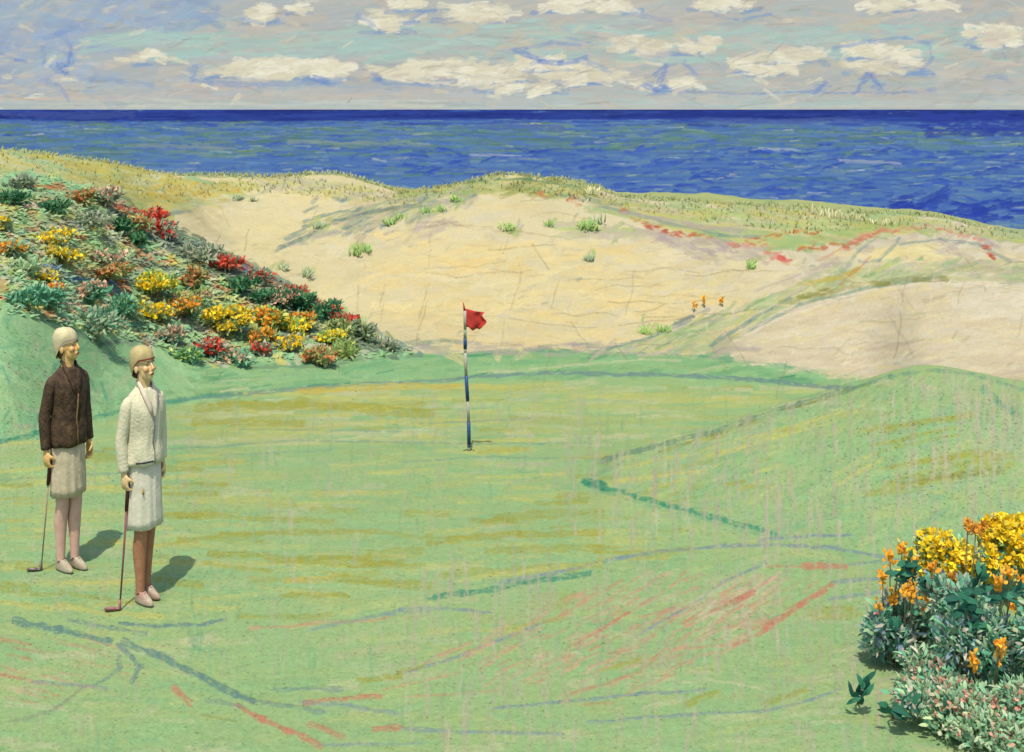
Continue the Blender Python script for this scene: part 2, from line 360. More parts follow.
cv.line([(380, 616), (430, 612)], 2, GBL, .6)
cv.line([(845, 566), (900, 560)], 3, GBL, .6); cv.line([(830, 600), (890, 591)], 3, GBL, .7); cv.line([(833, 583), (890, 578)], 3, GBL, .7)
for a, b in [((430, 598), (462, 594)), ((462, 594), (500, 590)), ((504, 587), (520, 584)), ((526, 584), (548, 580)), ((552, 580), (588, 575))]:
    cv.seg(a, b, 4.5, TEAL, .85)
# pink and reddish dry streaks
pk1 = [(430, 660), (560, 600), (640, 570), (760, 580), (840, 575), (760, 640), (640, 690), (560, 700)]
cv.dabs(300, pk1, [PNK, alb((200, 172, 142)), alb((204, 160, 132))], L=(8, 34), w=(1, 2.6), ang=(28, 7), op=(.35, .75))
cv.dabs(90, [(690, 610), (745, 580), (790, 575), (760, 615), (700, 650)], [PNK, PALE, alb((206, 178, 156))], L=(8, 26), w=(1.2, 3), ang=(32, 8), op=(.35, .75))
cv.dabs(70, [(0, 630), (110, 642), (140, 690), (60, 710), (0, 700)], [PNK, alb((196, 172, 140))], L=(10, 40), w=(.8, 2), ang=(-12, 5), op=(.25, .6))
for pts, ww, c, o in [([(575, 645), (600, 630), (628, 612)], 2.5, RPK, .8), ([(590, 650), (640, 625)], 2, RPK, .5), ([(572, 693), (610, 682), (640, 672), (662, 652)], 3, RPK, .6),
                   ([(766, 629), (800, 606), (830, 586)], 5, RPK, .8), ([(735, 646), (770, 628)], 4, RPK, .7), ([(665, 650), (735, 645)], 2, PNK, .7),
                   ([(768, 567), (845, 567)], 2.5, RPK, .6), ([(808, 567), (843, 566)], 6, RPK, .8), ([(735, 602), (752, 594)], 5, RPK, .8), ([(712, 612), (745, 596)], 2.5, RPK, .6),
                   ([(690, 604), (740, 580)], 5, PALE, .5), ([(238, 706), (262, 720), (290, 732), (320, 745)], 5, RPK, .8), ([(175, 690), (190, 703)], 5, RPK, .7),
                   ([(305, 703), (345, 698), (380, 696)], 4, RPK, .75), ([(310, 724), (342, 736)], 5, RPK, .6), ([(0, 640), (30, 644)], 3, RPK, .5), ([(0, 675), (32, 681)], 3, RPK, .6),
                   ([(10, 655), (30, 660)], 3, RPK, .5), ([(375, 730), (400, 727)], 5, RPK, .7), ([(250, 629), (310, 624), (390, 618)], 3, PNK, .6), ([(385, 690), (460, 672)], 2, PNK, .5),
                   ([(400, 698), (500, 690)], 2, PNK, .5), ([(585, 706), (612, 703)], 3, RPK, .4)]:
    cv.line(pts, ww, c, o)
for pts, ww, c, o in [([(690, 706), (715, 692)], 5, OCH, .7), ([(768, 705), (802, 690)], 5, OCH, .7), ([(815, 617), (856, 613)], 9, OCH, .5), ([(820, 610), (850, 608)], 5, OCH, .5),
                   ([(600, 672), (640, 660)], 4, OCH, .6), ([(400, 672), (422, 667)], 4, OCH, .6), ([(500, 632), (560, 618)], 5, OCH, .4), ([(540, 600), (565, 598)], 14, OCH, .25),
                   ([(430, 632), (520, 628)], 5, YEL, .4), ([(425, 645), (500, 655)], 3, YEL, .3), ([(360, 682), (400, 677)], 4, OCH, .7), ([(240, 697), (300, 707)], 2, OCH, .4),
                   ([(200, 715), (235, 722)], 2, OLV, .5),
                   ([(200, 409), (300, 404), (430, 414)], 8, OCH, .6), ([(220, 405), (420, 407)], 6, OCH, .5), ([(195, 424), (300, 423)], 6, OCH, .65), ([(300, 393), (370, 389), (455, 386)], 5, alb((205, 178, 70)), .6),
                   ([(340, 388), (560, 385)], 4, YEL, .5), ([(180, 517), (330, 521)], 5, OCH, .55), ([(180, 541), (260, 534), (330, 532), (430, 536)], 4, OCH, .6), ([(210, 555), (300, 559), (400, 562)], 5, OCH, .7),
                   ([(270, 562), (400, 566)], 4, OCH, .6), ([(370, 556), (420, 552)], 8, OCH, .4), ([(345, 579), (390, 585), (430, 586)], 7, OCH, .6), ([(285, 581), (335, 580)], 5, alb((196, 180, 90)), .7), ([(285, 595), (345, 596)], 4, OCH, .7),
                   ([(430, 541), (520, 535), (600, 534)], 6, OCH, .65), ([(490, 551), (600, 549)], 6, OCH, .55), ([(500, 517), (600, 514)], 7, OCH, .5), ([(440, 575), (520, 571), (600, 566)], 6, OCH, .5), ([(460, 580), (600, 563)], 4, YEL, .6),
                   ([(560, 498), (585, 496)], 8, OCH, .5), ([(640, 556), (690, 550)], 5, OCH, .4), ([(88, 457), (118, 457)], 9, OCH, .55), ([(158, 468), (200, 470)], 5, OCH, .6), ([(158, 495), (215, 493)], 4, OCH, .6),
                   ([(160, 517), (200, 515)], 5, OCH, .6), ([(158, 580), (200, 585)], 5, OCH, .6), ([(0, 603), (60, 607), (160, 617)], 5, YEL, .7), ([(0, 592), (60, 594), (110, 598)], 4, OCH, .5), ([(205, 565), (270, 571)], 3, OCH, .6),
                   ([(240, 618), (330, 615)], 5, OCH, .5), ([(0, 566), (30, 562)], 4, OCH, .4), ([(200, 430), (320, 430)], 4, YEL, .5), ([(600, 430), (720, 410)], 5, YEL, .4), ([(620, 400), (760, 400)], 4, OCH, .35)]:
    cv.line(pts, ww, c, o)
for pts in [[(60, 452), (180, 449), (300, 441), (460, 444), (590, 444)], [(220, 455), (330, 451)], [(400, 462), (500, 457), (620, 460)], [(420, 424), (530, 420)], [(0, 480), (120, 474)], [(240, 430), (400, 432)]]:
    cv.line(pts, 1.6, alb((130, 164, 140)), .6)
cv.line([(225, 494), (265, 492)], 6, PALE, .5); cv.line([(500, 466), (550, 463)], 3, alb((196, 180, 160)), .5); cv.line([(360, 437), (420, 433)], 3, PALE, .5)
# cart tracks on the near lawn
for pts, ww, c, o in [([(15, 622), (60, 630), (108, 641)], 6, alb((104, 142, 132)), .85), ([(125, 643), (160, 656), (200, 676), (235, 694), (252, 701)], 5.5, alb((104, 142, 132)), .85),
                   ([(252, 701), (290, 706), (322, 712)], 4, GRY, .6), ([(70, 621), (110, 628), (145, 634)], 4, GRY, .7), ([(120, 624), (165, 626), (205, 624), (222, 620)], 3, alb((104, 142, 140)), .8),
                   ([(119, 646), (132, 658), (139, 668), (132, 682)], 4, GRY, .8), ([(95, 686), (120, 668), (118, 656)], 3.5, GRY, .6), ([(10, 722), (50, 712), (85, 688)], 3, alb((140, 150, 130)), .6),
                   ([(275, 689), (340, 690)], 4, GRY, .6), ([(300, 702), (350, 706), (400, 716)], 4, GBL, .5), ([(320, 745), (420, 744)], 3, GBL, .5), ([(35, 682), (105, 688)], 3, GBL, .5),
                   ([(208, 700), (240, 706)], 4, GRY, .5), ([(310, 630), (400, 611)], 3, GBL, .5)]:
    cv.line(pts, ww, c, o)
cv.seg((197, 640), (197, 645), 11, alb((110, 170, 128)), .5)
# thin places where the pinkish soil shows through, running away from the viewer
def thin(n, poly, L, op):
    cv.dabs(n, poly, [PGR, alb((190, 186, 158)), alb((182, 182, 148)), alb((172, 186, 142))], L=L, w=(1.6, 4), ang=(90, 3), op=op)
thin(480, [(560, 400), (1070, 380), (1070, 560), (560, 540)], (12, 44), (.3, .7))
thin(420, [(400, 560), (900, 560), (900, 752), (400, 752)], (10, 36), (.3, .65))
thin(380, [(0, 440), (560, 390), (560, 600), (0, 752)], (8, 26), (.18, .42))
thin(60, [(900, 372), (960, 370), (1060, 400), (1000, 470)], (14, 50), (.3, .6))
cv.hi = np.minimum(KR[7], np.where(ucols > 870, KR[3] + 6, 1e9))
cv.dabs(400, allw, [alb((132, 184, 132)), alb((140, 182, 136))], L=(10, 30), w=(1.2, 3), ang=(90, 4), op=(.2, .5))

# --- sand
cv.hi = None; cv.lo = np.where(ucols > 600, KR[4], 0)
sandp = [(180, 205), (290, 180), (400, 200), (500, 195), (640, 235), (790, 262), (900, 245), (1060, 262), (1060, 380), (860, 380), (730, 352), (430, 352), (300, 290), (200, 245)]
cv.dabs(700, sandp, [SND, SNDY, SND, SNDP], L=(10, 44), w=(3, 8), ang=(4, 22), op=(.3, .75))
cv.dabs(240, [(380, 230), (640, 250), (720, 300), (640, 345), (440, 348), (380, 300)], [SNDY, alb((228, 206, 142)), SND], L=(14, 50), w=(3, 8), ang=(3, 14), op=(.3, .7))
lobe = [(732, 352), (745, 334), (820, 304), (930, 284), (1060, 290), (1060, 400), (935, 366), (870, 380)]
cv.dabs(300, lobe, [SNDR, alb((206, 196, 168)), alb((214, 200, 166)), SNDP], L=(14, 60), w=(2, 6), ang=(8, 8), op=(.35, .75))
cv.line([(735, 340), (775, 320), (820, 304), (870, 290), (930, 281), (1000, 285), (1060, 288)], 4, alb((226, 218, 190)), .75)
cv.dabs(40, [(780, 350), (940, 340), (1060, 370), (1060, 400), (935, 368), (860, 384)], [alb((196, 182, 158)), SNDP], L=(14, 60), w=(1, 3), ang=(8, 8), op=(.4, .8))
cv.dabs(80, [(960, 290), (1060, 290), (1060, 320), (960, 320)], [alb((224, 216, 188)), SNDP], L=(14, 40), w=(3, 6), ang=(0, 8), op=(.3, .7))
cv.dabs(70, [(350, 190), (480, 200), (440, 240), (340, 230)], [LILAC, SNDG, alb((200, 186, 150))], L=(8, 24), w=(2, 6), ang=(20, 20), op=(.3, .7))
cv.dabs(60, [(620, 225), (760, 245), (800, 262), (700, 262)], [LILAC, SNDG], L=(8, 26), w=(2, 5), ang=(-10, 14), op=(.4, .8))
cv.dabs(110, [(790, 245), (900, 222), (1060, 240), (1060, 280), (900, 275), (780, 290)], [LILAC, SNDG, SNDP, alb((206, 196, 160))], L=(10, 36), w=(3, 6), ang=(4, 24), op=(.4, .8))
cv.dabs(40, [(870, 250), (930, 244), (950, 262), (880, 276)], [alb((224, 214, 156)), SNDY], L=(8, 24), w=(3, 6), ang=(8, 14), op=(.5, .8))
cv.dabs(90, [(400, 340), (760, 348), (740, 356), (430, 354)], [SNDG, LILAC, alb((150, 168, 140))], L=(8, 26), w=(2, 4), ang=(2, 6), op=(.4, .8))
# green wedge between the two sand slopes
wedge = [(600, 352), (700, 320), (790, 290), (860, 268), (960, 262), (980, 268), (860, 284), (790, 306), (735, 335), (725, 354)]
cv.dabs(90, [(860, 262), (1060, 262), (1060, 286), (930, 279), (860, 286)], [alb((176, 190, 140)), alb((190, 190, 140)), SNDG, alb((160, 180, 136))], L=(10, 34), w=(2, 4), ang=(4, 8), op=(.4, .85))  # green strip behind the lobe, its colour also standing in for the hollow's shade
cv.dabs(230, wedge, [alb((188, 200, 146)), alb((164, 188, 136)), SNDG, alb((144, 176, 126)), alb((196, 196, 126))], L=(10, 34), w=(2, 4), ang=(28, 10), op=(.5, .9))
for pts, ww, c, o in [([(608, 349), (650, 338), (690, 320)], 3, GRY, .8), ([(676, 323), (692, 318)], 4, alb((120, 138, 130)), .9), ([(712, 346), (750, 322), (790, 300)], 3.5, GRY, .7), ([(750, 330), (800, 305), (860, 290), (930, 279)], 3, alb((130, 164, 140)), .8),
                   ([(780, 305), (820, 295), (860, 285)], 4, alb((150, 152, 90)), .6), ([(800, 285), (840, 278), (860, 270)], 4, alb((190, 176, 80)), .8), ([(800, 297), (830, 292)], 5, OLV, .8),
                   ([(870, 284), (930, 276), (975, 264)], 4, alb((150, 168, 120)), .7), ([(915, 279), (945, 279)], 5, OLV, .8), ([(873, 284), (888, 284)], 4, OLV, .9),
                   ([(840, 275), (860, 250), (880, 235)], 3, GRY, .5), ([(780, 295), (830, 270), (850, 262)], 3, alb((170, 190, 140)), .6), ([(755, 292), (800, 275)], 2, LILAC, .6),
                   ([(740, 335), (780, 313), (840, 300)], 3, alb((214, 206, 180)), .7), ([(690, 318), (708, 310)], 3, alb((130, 140, 130)), .5),
                   ([(820, 262), (870, 230), (900, 226)], 2.5, PNK, .5), ([(900, 245), (940, 240), (980, 246), (1010, 262)], 3, GRY, .6), ([(840, 285), (870, 258)], 2.5, RUST, .5),
                   # lines and tufts on the main dune
                   ([(305, 221), (340, 212), (372, 208), (400, 212)], 3, GRY, .8), ([(303, 227), (345, 219), (385, 207)], 2, GRY, .8), ([(278, 248), (300, 240), (322, 231)], 2.4, GRY, .8),
                   ([(334, 197), (342, 201), (350, 199)], 3, GRY, .7), ([(305, 212), (316, 208)], 3, GRY, .7), ([(313, 202), (316, 200)], 3, GRY, .7),
                   ([(175, 212), (200, 204), (240, 200), (290, 184), (340, 186), (370, 196)], 3, alb((168, 176, 150)), .6), ([(165, 215), (190, 212)], 4, GRY, .7)]:
    cv.line(pts, ww, c, o)
# dune-top grass
top1 = [(0, 152), (60, 158), (130, 168), (200, 182), (250, 184), (230, 196), (170, 210), (110, 192), (60, 178), (0, 172)]
cv.dabs(260, top1, [alb((196, 196, 130)), alb((200, 190, 96)), alb((160, 190, 140)), alb((206, 208, 160)), alb((184, 176, 100))], L=(14, 50), w=(2, 4), ang=(-10, 7), op=(.5, .9))
cv.dabs(40, [(120, 190), (230, 183), (240, 192), (150, 208)], [alb((208, 186, 84)), alb((214, 180, 80)), alb((196, 186, 110))], L=(6, 20), w=(2, 4), ang=(14, 14), op=(.3, .7))
top2 = [(400, 196), (440, 182), (500, 179), (570, 184), (615, 203), (560, 196), (500, 190), (450, 198), (400, 212)]
cv.dabs(220, top2, [alb((180, 190, 120)), alb((190, 184, 110)), alb((160, 184, 130)), alb((206, 200, 140)), OLV * .9 + PALE * .1], L=(12, 44), w=(2, 4), ang=(6, 12), op=(.5, .9))
cv.line([(440, 186), (480, 181), (530, 180), (580, 188)], 2, alb((70, 130, 100)), .7)
top3 = [(600, 200), (660, 203), (720, 206), (800, 210), (900, 217), (1060, 240), (1060, 248), (960, 236), (880, 232), (800, 252), (730, 240), (660, 226), (600, 212)]
cv.dabs(380, top3, [alb((190, 190, 110)), alb((200, 194, 126)), alb((170, 188, 124)), alb((160, 184, 130)), alb((196, 190, 150))], L=(14, 50), w=(2, 4), ang=(-7, 7), op=(.5, .9))
cv.dabs(70, [(240, 185), (300, 178), (360, 186), (400, 205), (340, 196), (280, 190)], [alb((190, 196, 140)), alb((200, 196, 120)), SNDG], L=(10, 34), w=(2, 4), ang=(-6, 12), op=(.4, .8))
for pts, ww, c, o in [([(620, 210), (640, 222), (670, 233), (710, 238)], 3.4, RUST, .8), ([(650, 228), (682, 236)], 4, RED, .7), ([(732, 245), (760, 244), (790, 262)], 4, RPK, .85), ([(765, 252), (792, 263)], 5, alb((204, 96, 88)), .8),
                   ([(745, 240), (800, 234), (820, 238), (800, 250)], 2.6, RUST, .7), ([(600, 206), (660, 222), (720, 236), (760, 238)], 2.6, GRY, .6), ([(800, 250), (850, 245), (880, 232)], 3, RUST, .5), ([(845, 248), (872, 234), (884, 229)], 5, RPK, .7),
                   ([(880, 230), (930, 228), (980, 240), (995, 258)], 2.5, RPK, .6), ([(985, 246), (996, 262)], 3, RED, .6), ([(770, 248), (795, 240), (820, 240)], 8, alb((160, 188, 124)), .6), ([(840, 232), (910, 223)], 6, alb((160, 184, 110)), .6),
                   ([(690, 225), (740, 232)], 4, LILAC, .7), ([(620, 212), (690, 224)], 3, LILAC, .6), ([(900, 240), (880, 262), (860, 262)], 3, GRY, .6), ([(540, 192), (545, 200)], 5, RUST, .7), ([(572, 200), (582, 204)], 5, RUST, .8),
                   ([(560, 195), (620, 206)], 3, GRY, .5), ([(1000, 230), (1060, 240)], 8, alb((176, 188, 160)), .5)]:
    if c is RUST or c is RPK or c is RED or ww == 5 and c[0] > 2 * c[1]:
        for a, b in zip(pts[:-1], pts[1:]):
            l = math.hypot(b[0] - a[0], b[1] - a[1]); nn_ = max(2, int(l / 3.2))
            for q in range(nn_):
                if rng.random() < .22: continue
                f = q / nn_; x, y = a[0] + (b[0] - a[0]) * f + rng.normal(0, 1.2), a[1] + (b[1] - a[1]) * f + rng.normal(0, 1.2)
                cv.seg((x - 1.6, y + rng.normal(0, .6)), (x + 2.2, y + rng.normal(0, .9)), ww * rng.uniform(.4, .85), c * rng.uniform(.9, 1.25), rng.uniform(.5, .9))
        continue
    cv.line(pts, ww, c, o)
cv.dabs(130, [(278, 254), (305, 226), (345, 212), (400, 200), (450, 190), (480, 196), (440, 214), (390, 226), (330, 236)], [alb((170, 184, 136)), alb((186, 192, 144)), LILAC, GRY, alb((160, 172, 140)), SND], L=(7, 26), w=(1.6, 4), ang=(22, 10), op=(.4, .8))
cv.line([(276, 250), (300, 240), (335, 222), (380, 211), (420, 206)], 3, alb((120, 140, 128)), .8)
for (x, y, n, sp) in [(395, 222, 8, 10), (430, 214, 8, 12), (355, 250, 8, 9), (305, 275, 5, 6), (510, 232, 8, 11), (455, 205, 10, 14), (585, 225, 7, 10), (590, 258, 5, 6), (550, 224, 4, 5), (615, 233, 12, 18), (660, 330, 8, 20), (750, 262, 4, 6), (455, 196, 9, 20), (320, 226, 7, 9), (283, 268, 5, 8)]:
    for q in range(n):
        cx, cy = x + rng.normal(0, sp * .5), y + rng.normal(0, sp * .22); a = math.radians(rng.normal(50, 20)); l = rng.uniform(3, 8)
        cv.seg((cx, cy), (cx + math.cos(a) * l, cy - math.sin(a) * l), rng.uniform(2, 3.5), [alb((170, 190, 110)), alb((150, 178, 110)), alb((176, 176, 150))][q % 3], .75)
cv.dabs(60, [(560, 222), (640, 232), (650, 240), (560, 236)], [alb((180, 196, 130)), SNDG], L=(10, 30), w=(2, 4), ang=(0, 6), op=(.3, .6))
cv.dabs(900, sandp, [alb((198, 186, 140)), alb((190, 178, 136)), alb((228, 214, 166)), alb((224, 210, 158))], L=(5, 26), w=(.8, 1.6), ang=(3, 12), op=(.25, .6))
cv.dabs(260, sandp, [alb((204, 192, 150)), alb((226, 216, 176))], L=(4, 12), w=(.8, 1.6), ang=(80, 20), op=(.2, .5))
cv.dabs(60, sandp, [alb((170, 166, 130)), alb((186, 190, 140)), GRY], L=(3, 8), w=(1.4, 2.6), ang=(20, 30), op=(.3, .6))
# wind-dried crust: fine cracks in the sand
CRK = alb((150, 138, 104))
def crack(x, y, ang, n, step):
    pts = [(x, y)]
    for q in range(n):
        ang2 = ang + rng.normal(0, 9); pts.append((pts[-1][0] + math.cos(math.radians(ang2)) * step, pts[-1][1] - math.sin(math.radians(ang2)) * step))
    cv.line(pts, 1.1, CRK, rng.uniform(.3, .65))
for q in range(70):
    while True:
        x, y = rng.uniform(200, 1040), rng.uniform(200, 365)
        if inside((x, y), sandp): break
    if q % 2: crack(x, y, -100 if rng.random() < .7 else -60, int(rng.integers(3, 7)), 8)
    else: crack(x, y, rng.choice([-4, 6]), int(rng.integers(4, 9)), 11)

cv.lo = np.where(ucols < 430, KR[6] - 4, 0)
# --- heath on the left hillside
heath = [(-60, 180), (0, 172), (60, 180), (110, 197), (160, 228), (250, 266), (330, 312), (415, 352), (400, 358), (300, 362), (200, 364), (130, 340), (60, 325), (-60, 300)]
cv.dabs(500, heath, [alb((168, 204, 146)), alb((146, 200, 150)), alb((156, 178, 146)), alb((204, 200, 172)), alb((134, 190, 146)), alb((190, 198, 124)), alb((150, 200, 130)), alb((206, 206, 120))], L=(8, 26), w=(3, 7), ang=(-18, 34), op=(.6, .95))
cv.dabs(260, [(-60, 180), (0, 176), (60, 184), (110, 202), (160, 234), (250, 272), (330, 320), (340, 350), (200, 360), (130, 336), (60, 320), (-60, 296)], [RUST, alb((206, 184, 166)), alb((216, 178, 146)), OCH, alb((206, 156, 104)), alb((228, 196, 60)), alb((214, 130, 90))], L=(6, 18), w=(2, 5), ang=(-20, 40), op=(.5, .9))
cv.dabs(90, [(120, 200), (260, 270), (410, 350), (340, 350), (200, 270), (110, 215)], [GGR, alb((90, 110, 90)), alb((110, 124, 96))], L=(10, 28), w=(3, 7), ang=(-34, 14), op=(.6, .95))
for pts, ww, c, o in [([(0, 190), (60, 200), (100, 214), (140, 235)], 5, alb((150, 186, 132)), .7), ([(112, 205), (135, 212), (158, 228), (172, 238)], 5, RED, .9), ([(118, 210), (150, 232), (166, 238)], 5, RUST, .8),
                   ([(208, 250), (230, 258), (262, 275), (300, 292), (348, 318)], 3.6, RED, .9), ([(215, 262), (245, 270), (280, 288)], 3, alb((190, 84, 66)), .8), ([(20, 185), (60, 190), (100, 200)], 3, RUST, .8),
                   ([(40, 223), (90, 226), (130, 222)], 6, GGR, .8), ([(70, 248), (130, 262), (180, 272)], 5, GGR, .8), ([(150, 240), (200, 246), (240, 262), (300, 290)], 6, GGR, .85), ([(80, 275), (120, 284), (130, 295)], 5, RUST, .7),
                   ([(35, 266), (60, 269), (65, 278), (110, 282), (118, 292)], 3.5, BLU, .85), ([(18, 232), (38, 256)], 1.8, BLU, .7), ([(0, 215), (40, 222), (60, 240)], 8, alb((160, 190, 130)), .6),
                   ([(130, 345), (160, 340), (190, 352), (220, 366)], 5, GGR, .7), ([(70, 330), (100, 345), (130, 340)], 4, GGR, .7), ([(245, 268), (250, 282)], 4, BLU, .8), ([(297, 316), (297, 340)], 3, BLU, .8),
                   ([(370, 330), (400, 345), (420, 354)], 4, GRY, .85)]:
    cv.line(pts, ww, c, o)

cv.lo = None; cv.hi = KR[7]
# the same lawn, heath and sand carry on to both sides
for x0, x1 in ((-560, -60), (1084, 1660)):
    cv.dabs(500, [(x0, 900), (x1, 900), (x1, 400), (x0, 440)], [LAWN, LAWNY, LAWND, LAWN, YEL, PGR, OCH], L=(24, 90), w=(4, 11), ang=(2, 7), op=(.3, .65))
cv.hi = None; cv.lo = np.where(ucols < 430, KR[6] - 4, 0)
cv.dabs(420, [(-560, 90), (-60, 172), (-60, 310), (-560, 300)], [alb((168, 204, 146)), alb((146, 200, 150)), alb((156, 178, 146)), RUST, YLW * .8, alb((134, 190, 146)), alb((190, 198, 124))], L=(14, 44), w=(5, 12), ang=(-10, 34), op=(.5, .9))
cv.lo = KR[6]
cv.dabs(420, [(1084, 236), (1660, 236), (1660, 400), (1084, 400)], [SND, SNDP, SNDR, alb((170, 184, 136)), SNDG], L=(18, 60), w=(4, 10), ang=(4, 14), op=(.4, .8))
cv.lo = None
# relief of the turf follows the laid cover
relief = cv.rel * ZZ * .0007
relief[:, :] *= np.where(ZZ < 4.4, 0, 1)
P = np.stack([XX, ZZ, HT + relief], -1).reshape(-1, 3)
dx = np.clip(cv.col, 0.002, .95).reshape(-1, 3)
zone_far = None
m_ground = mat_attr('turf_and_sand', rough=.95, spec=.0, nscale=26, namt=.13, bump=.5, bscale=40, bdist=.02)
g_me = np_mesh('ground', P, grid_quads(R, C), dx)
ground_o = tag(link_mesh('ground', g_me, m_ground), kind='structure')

# ------------------------------------------------------------------ sea
SEA = -12.0
su = np.concatenate([np.arange(-1400, -80, 20.0), np.arange(-80, 1104, 1.6), np.arange(1104, 2500, 20.0)])
svr = np.concatenate([np.linspace(330, 246, 30, endpoint=False), np.linspace(246, 112, 300, endpoint=False), np.linspace(112, HOR + .55, 14)])
SU = np.repeat(su[None], len(svr), 0); SV = np.repeat(svr[:, None], len(su), 1)
sea = Cover(SU, SV, su)
c1, c2, c3, c4 = alb((70, 104, 168)), alb((54, 84, 168)), alb((94, 132, 174)), alb((88, 130, 110))
nn = fbm(SU / 70, SV / 5, 61)[..., None]
sea.col = c1 * (1 - nn) + c3 * nn
full = [(-80, 112), (1100, 112), (1100, 246), (-80, 246)]
sea.dabs(3800, full, [c1, c2, c3, alb((84, 116, 160)), alb((66, 94, 166)), alb((106, 140, 156)), c1, alb((112, 144, 160))], L=(7, 32), w=(.7, 1.7), ang=(0, 3), op=(.45, .95))
sea.dabs(1500, [(-80, 122), (700, 124), (1100, 134), (1100, 146), (600, 152), (-80, 165)], [c4, alb((84, 124, 108)), alb((96, 136, 128)), alb((108, 142, 128)), c3, alb((88, 122, 92)), alb((120, 148, 120)), c1], L=(8, 36), w=(.7, 1.7), ang=(0, 2), op=(.35, .8))
sea.dabs(120, [(-80, 140), (1100, 140), (1100, 190), (-80, 190)], [c4, alb((110, 136, 146))], L=(14, 50), w=(1, 2.4), ang=(0, 3), op=(.3, .7))
sea.dabs(380, [(300, 150), (1100, 150), (1100, 240), (600, 200)], [alb((54, 82, 170)), alb((62, 94, 176)), c2], L=(6, 24), w=(1, 2.6), ang=(2, 10), op=(.5, .95))
sea.dabs(60, [(880, 196), (1100, 200), (1100, 240), (900, 225)], [alb((46, 68, 158))], L=(10, 30), w=(3, 6), ang=(8, 14), op=(.6, .95))
sea.dabs(120, [(-80, 150), (330, 176), (400, 190), (700, 200), (1100, 230), (1100, 238), (-80, 165)], [alb((104, 140, 150)), alb((120, 150, 156)), c3], L=(14, 50), w=(1, 3), ang=(-4, 4), op=(.4, .8))
sea.dabs(420, full, [alb((168, 184, 186)), alb((150, 176, 160)), alb((182, 190, 160)), alb((130, 160, 130))], L=(5, 20), w=(.7, 1.2), ang=(0, 3), op=(.35, .75))  # pale wave highlights painted into the sea colour
sea.dabs(420, [(-80, 109.5), (1100, 109.5), (1100, 122), (860, 121), (500, 118), (200, 122), (-80, 119)], [alb((36, 50, 120)), alb((42, 60, 134)), alb((50, 70, 148))], L=(30, 120), w=(1.2, 3), ang=(0, .6), op=(.5, .95))
sea.dabs(160, [(-80, 118), (1100, 118), (1100, 127), (-80, 127)], [alb((56, 78, 152)), alb((50, 72, 150)), c2], L=(14, 60), w=(.8, 1.8), ang=(0, .8), op=(.3, .8))
for (a, b, ww, c, o) in [((480, 127), (560, 129), 5, alb((86, 106, 158)), .7), ((0, 114), (130, 116), 6, alb((66, 84, 146)), .7), ((700, 120), (860, 122), 5, alb((78, 98, 156)), .7), ((930, 122), (1100, 124), 16, alb((48, 66, 150)), .85),
                         ((930, 134), (1100, 133), 6, alb((48, 66, 150)), .8), ((290, 143), (420, 146), 3, alb((126, 146, 140)), .7), ((470, 156), (520, 158), 2, alb((150, 168, 190)), .8), ((130, 147), (230, 150), 3, alb((120, 140, 150)), .7),
                         ((840, 162), (900, 165), 2, alb((150, 160, 180)), .8), ((760, 150), (800, 152), 2, alb((150, 170, 180)), .7)]:
    sea.seg(a, b, ww, c, o)
SZ = (HC - SEA) * F / (SV - HOR); SX = (SU - 512) * SZ / F
wv = sea.rel * np.clip(SZ * .0015, 0, 1.2) + .25 * fbm(SX / 14, SZ / 5, 71)
wv = np.where(SZ > 1500, wv * .3, wv)
sp = np.stack([SX, SZ, SEA + wv], -1).reshape(-1, 3)
m_sea = mat_attr('sea_water', rough=.5, spec=.0, nscale=.35, namt=.1, bump=.5, bscale=.8, bdist=.3, stretch=(.5, 1, 1))
tag(link_mesh('sea', np_mesh('sea', sp, grid_quads(len(svr), len(su)), np.clip(sea.col, .002, .9).reshape(-1, 3)), m_sea), kind='structure')

# ------------------------------------------------------------------ sky backdrop (clouded band above the horizon; Nishita sky behind and above it)
E = 1 / GAIN
def em(c): return lin(c) * E
ku_, kv_ = np.concatenate([np.arange(-1500, -60, 24.0), np.arange(-60, 1084, 1.6), np.arange(1084, 2524, 24.0)]), np.concatenate([np.arange(112, -40, -.8), np.arange(-40, -330, -6)])
KU = np.repeat(ku_[None], len(kv_), 0); KV = np.repeat(kv_[:, None], len(ku_), 1)
skyc = Cover(KU, KV, ku_)
BG, BGL, PKB, SBL, SBD, TQ, CRM, CRL, GRB = em((190, 188, 178)), em((176, 184, 184)), em((200, 190, 176)), em((150, 174, 194)), em((124, 154, 192)), em((166, 200, 190)), em((224, 219, 192)), em((234, 230, 208)), em((164, 172, 178))
nn = fbm(KU / 120, KV / 22, 81)[..., None]; lf = np.clip(1 - KU / 420, 0, 1)[..., None]
skyc.col = (BG * (1 - nn) + BGL * nn) * (1 - lf * .5) + SBL * lf * .5
S = [(-100, -40), (1120, -40), (1120, 106), (-100, 106)]
skyc.dabs(1100, S, [BG, PKB, BGL, em((172, 188, 186)), BG], L=(20, 80), w=(3, 8), ang=(2, 10), op=(.3, .7))
skyc.dabs(220, [(-60, -40), (240, -40), (200, 30), (90, 60), (110, 100), (-60, 104)], [SBL, em((156, 176, 200)), em((166, 180, 196)), em((140, 162, 196))], L=(14, 50), w=(4, 9), ang=(14, 28), op=(.3, .75))
skyc.dabs(460, [(90, 32), (560, 20), (1100, 30), (1100, 60), (560, 62), (250, 66), (110, 50)], [TQ, em((172, 198, 190)), em((178, 200, 186)), BGL], L=(24, 80), w=(2, 5), ang=(2, 6), op=(.35, .75))
skyc.dabs(150, [(-60, 84), (1100, 84), (1100, 106), (-60, 106)], [em((196, 186, 176)), PKB, em((186, 188, 180)), em((180, 186, 190))], L=(30, 100), w=(2, 5), ang=(0, 2), op=(.4, .8))
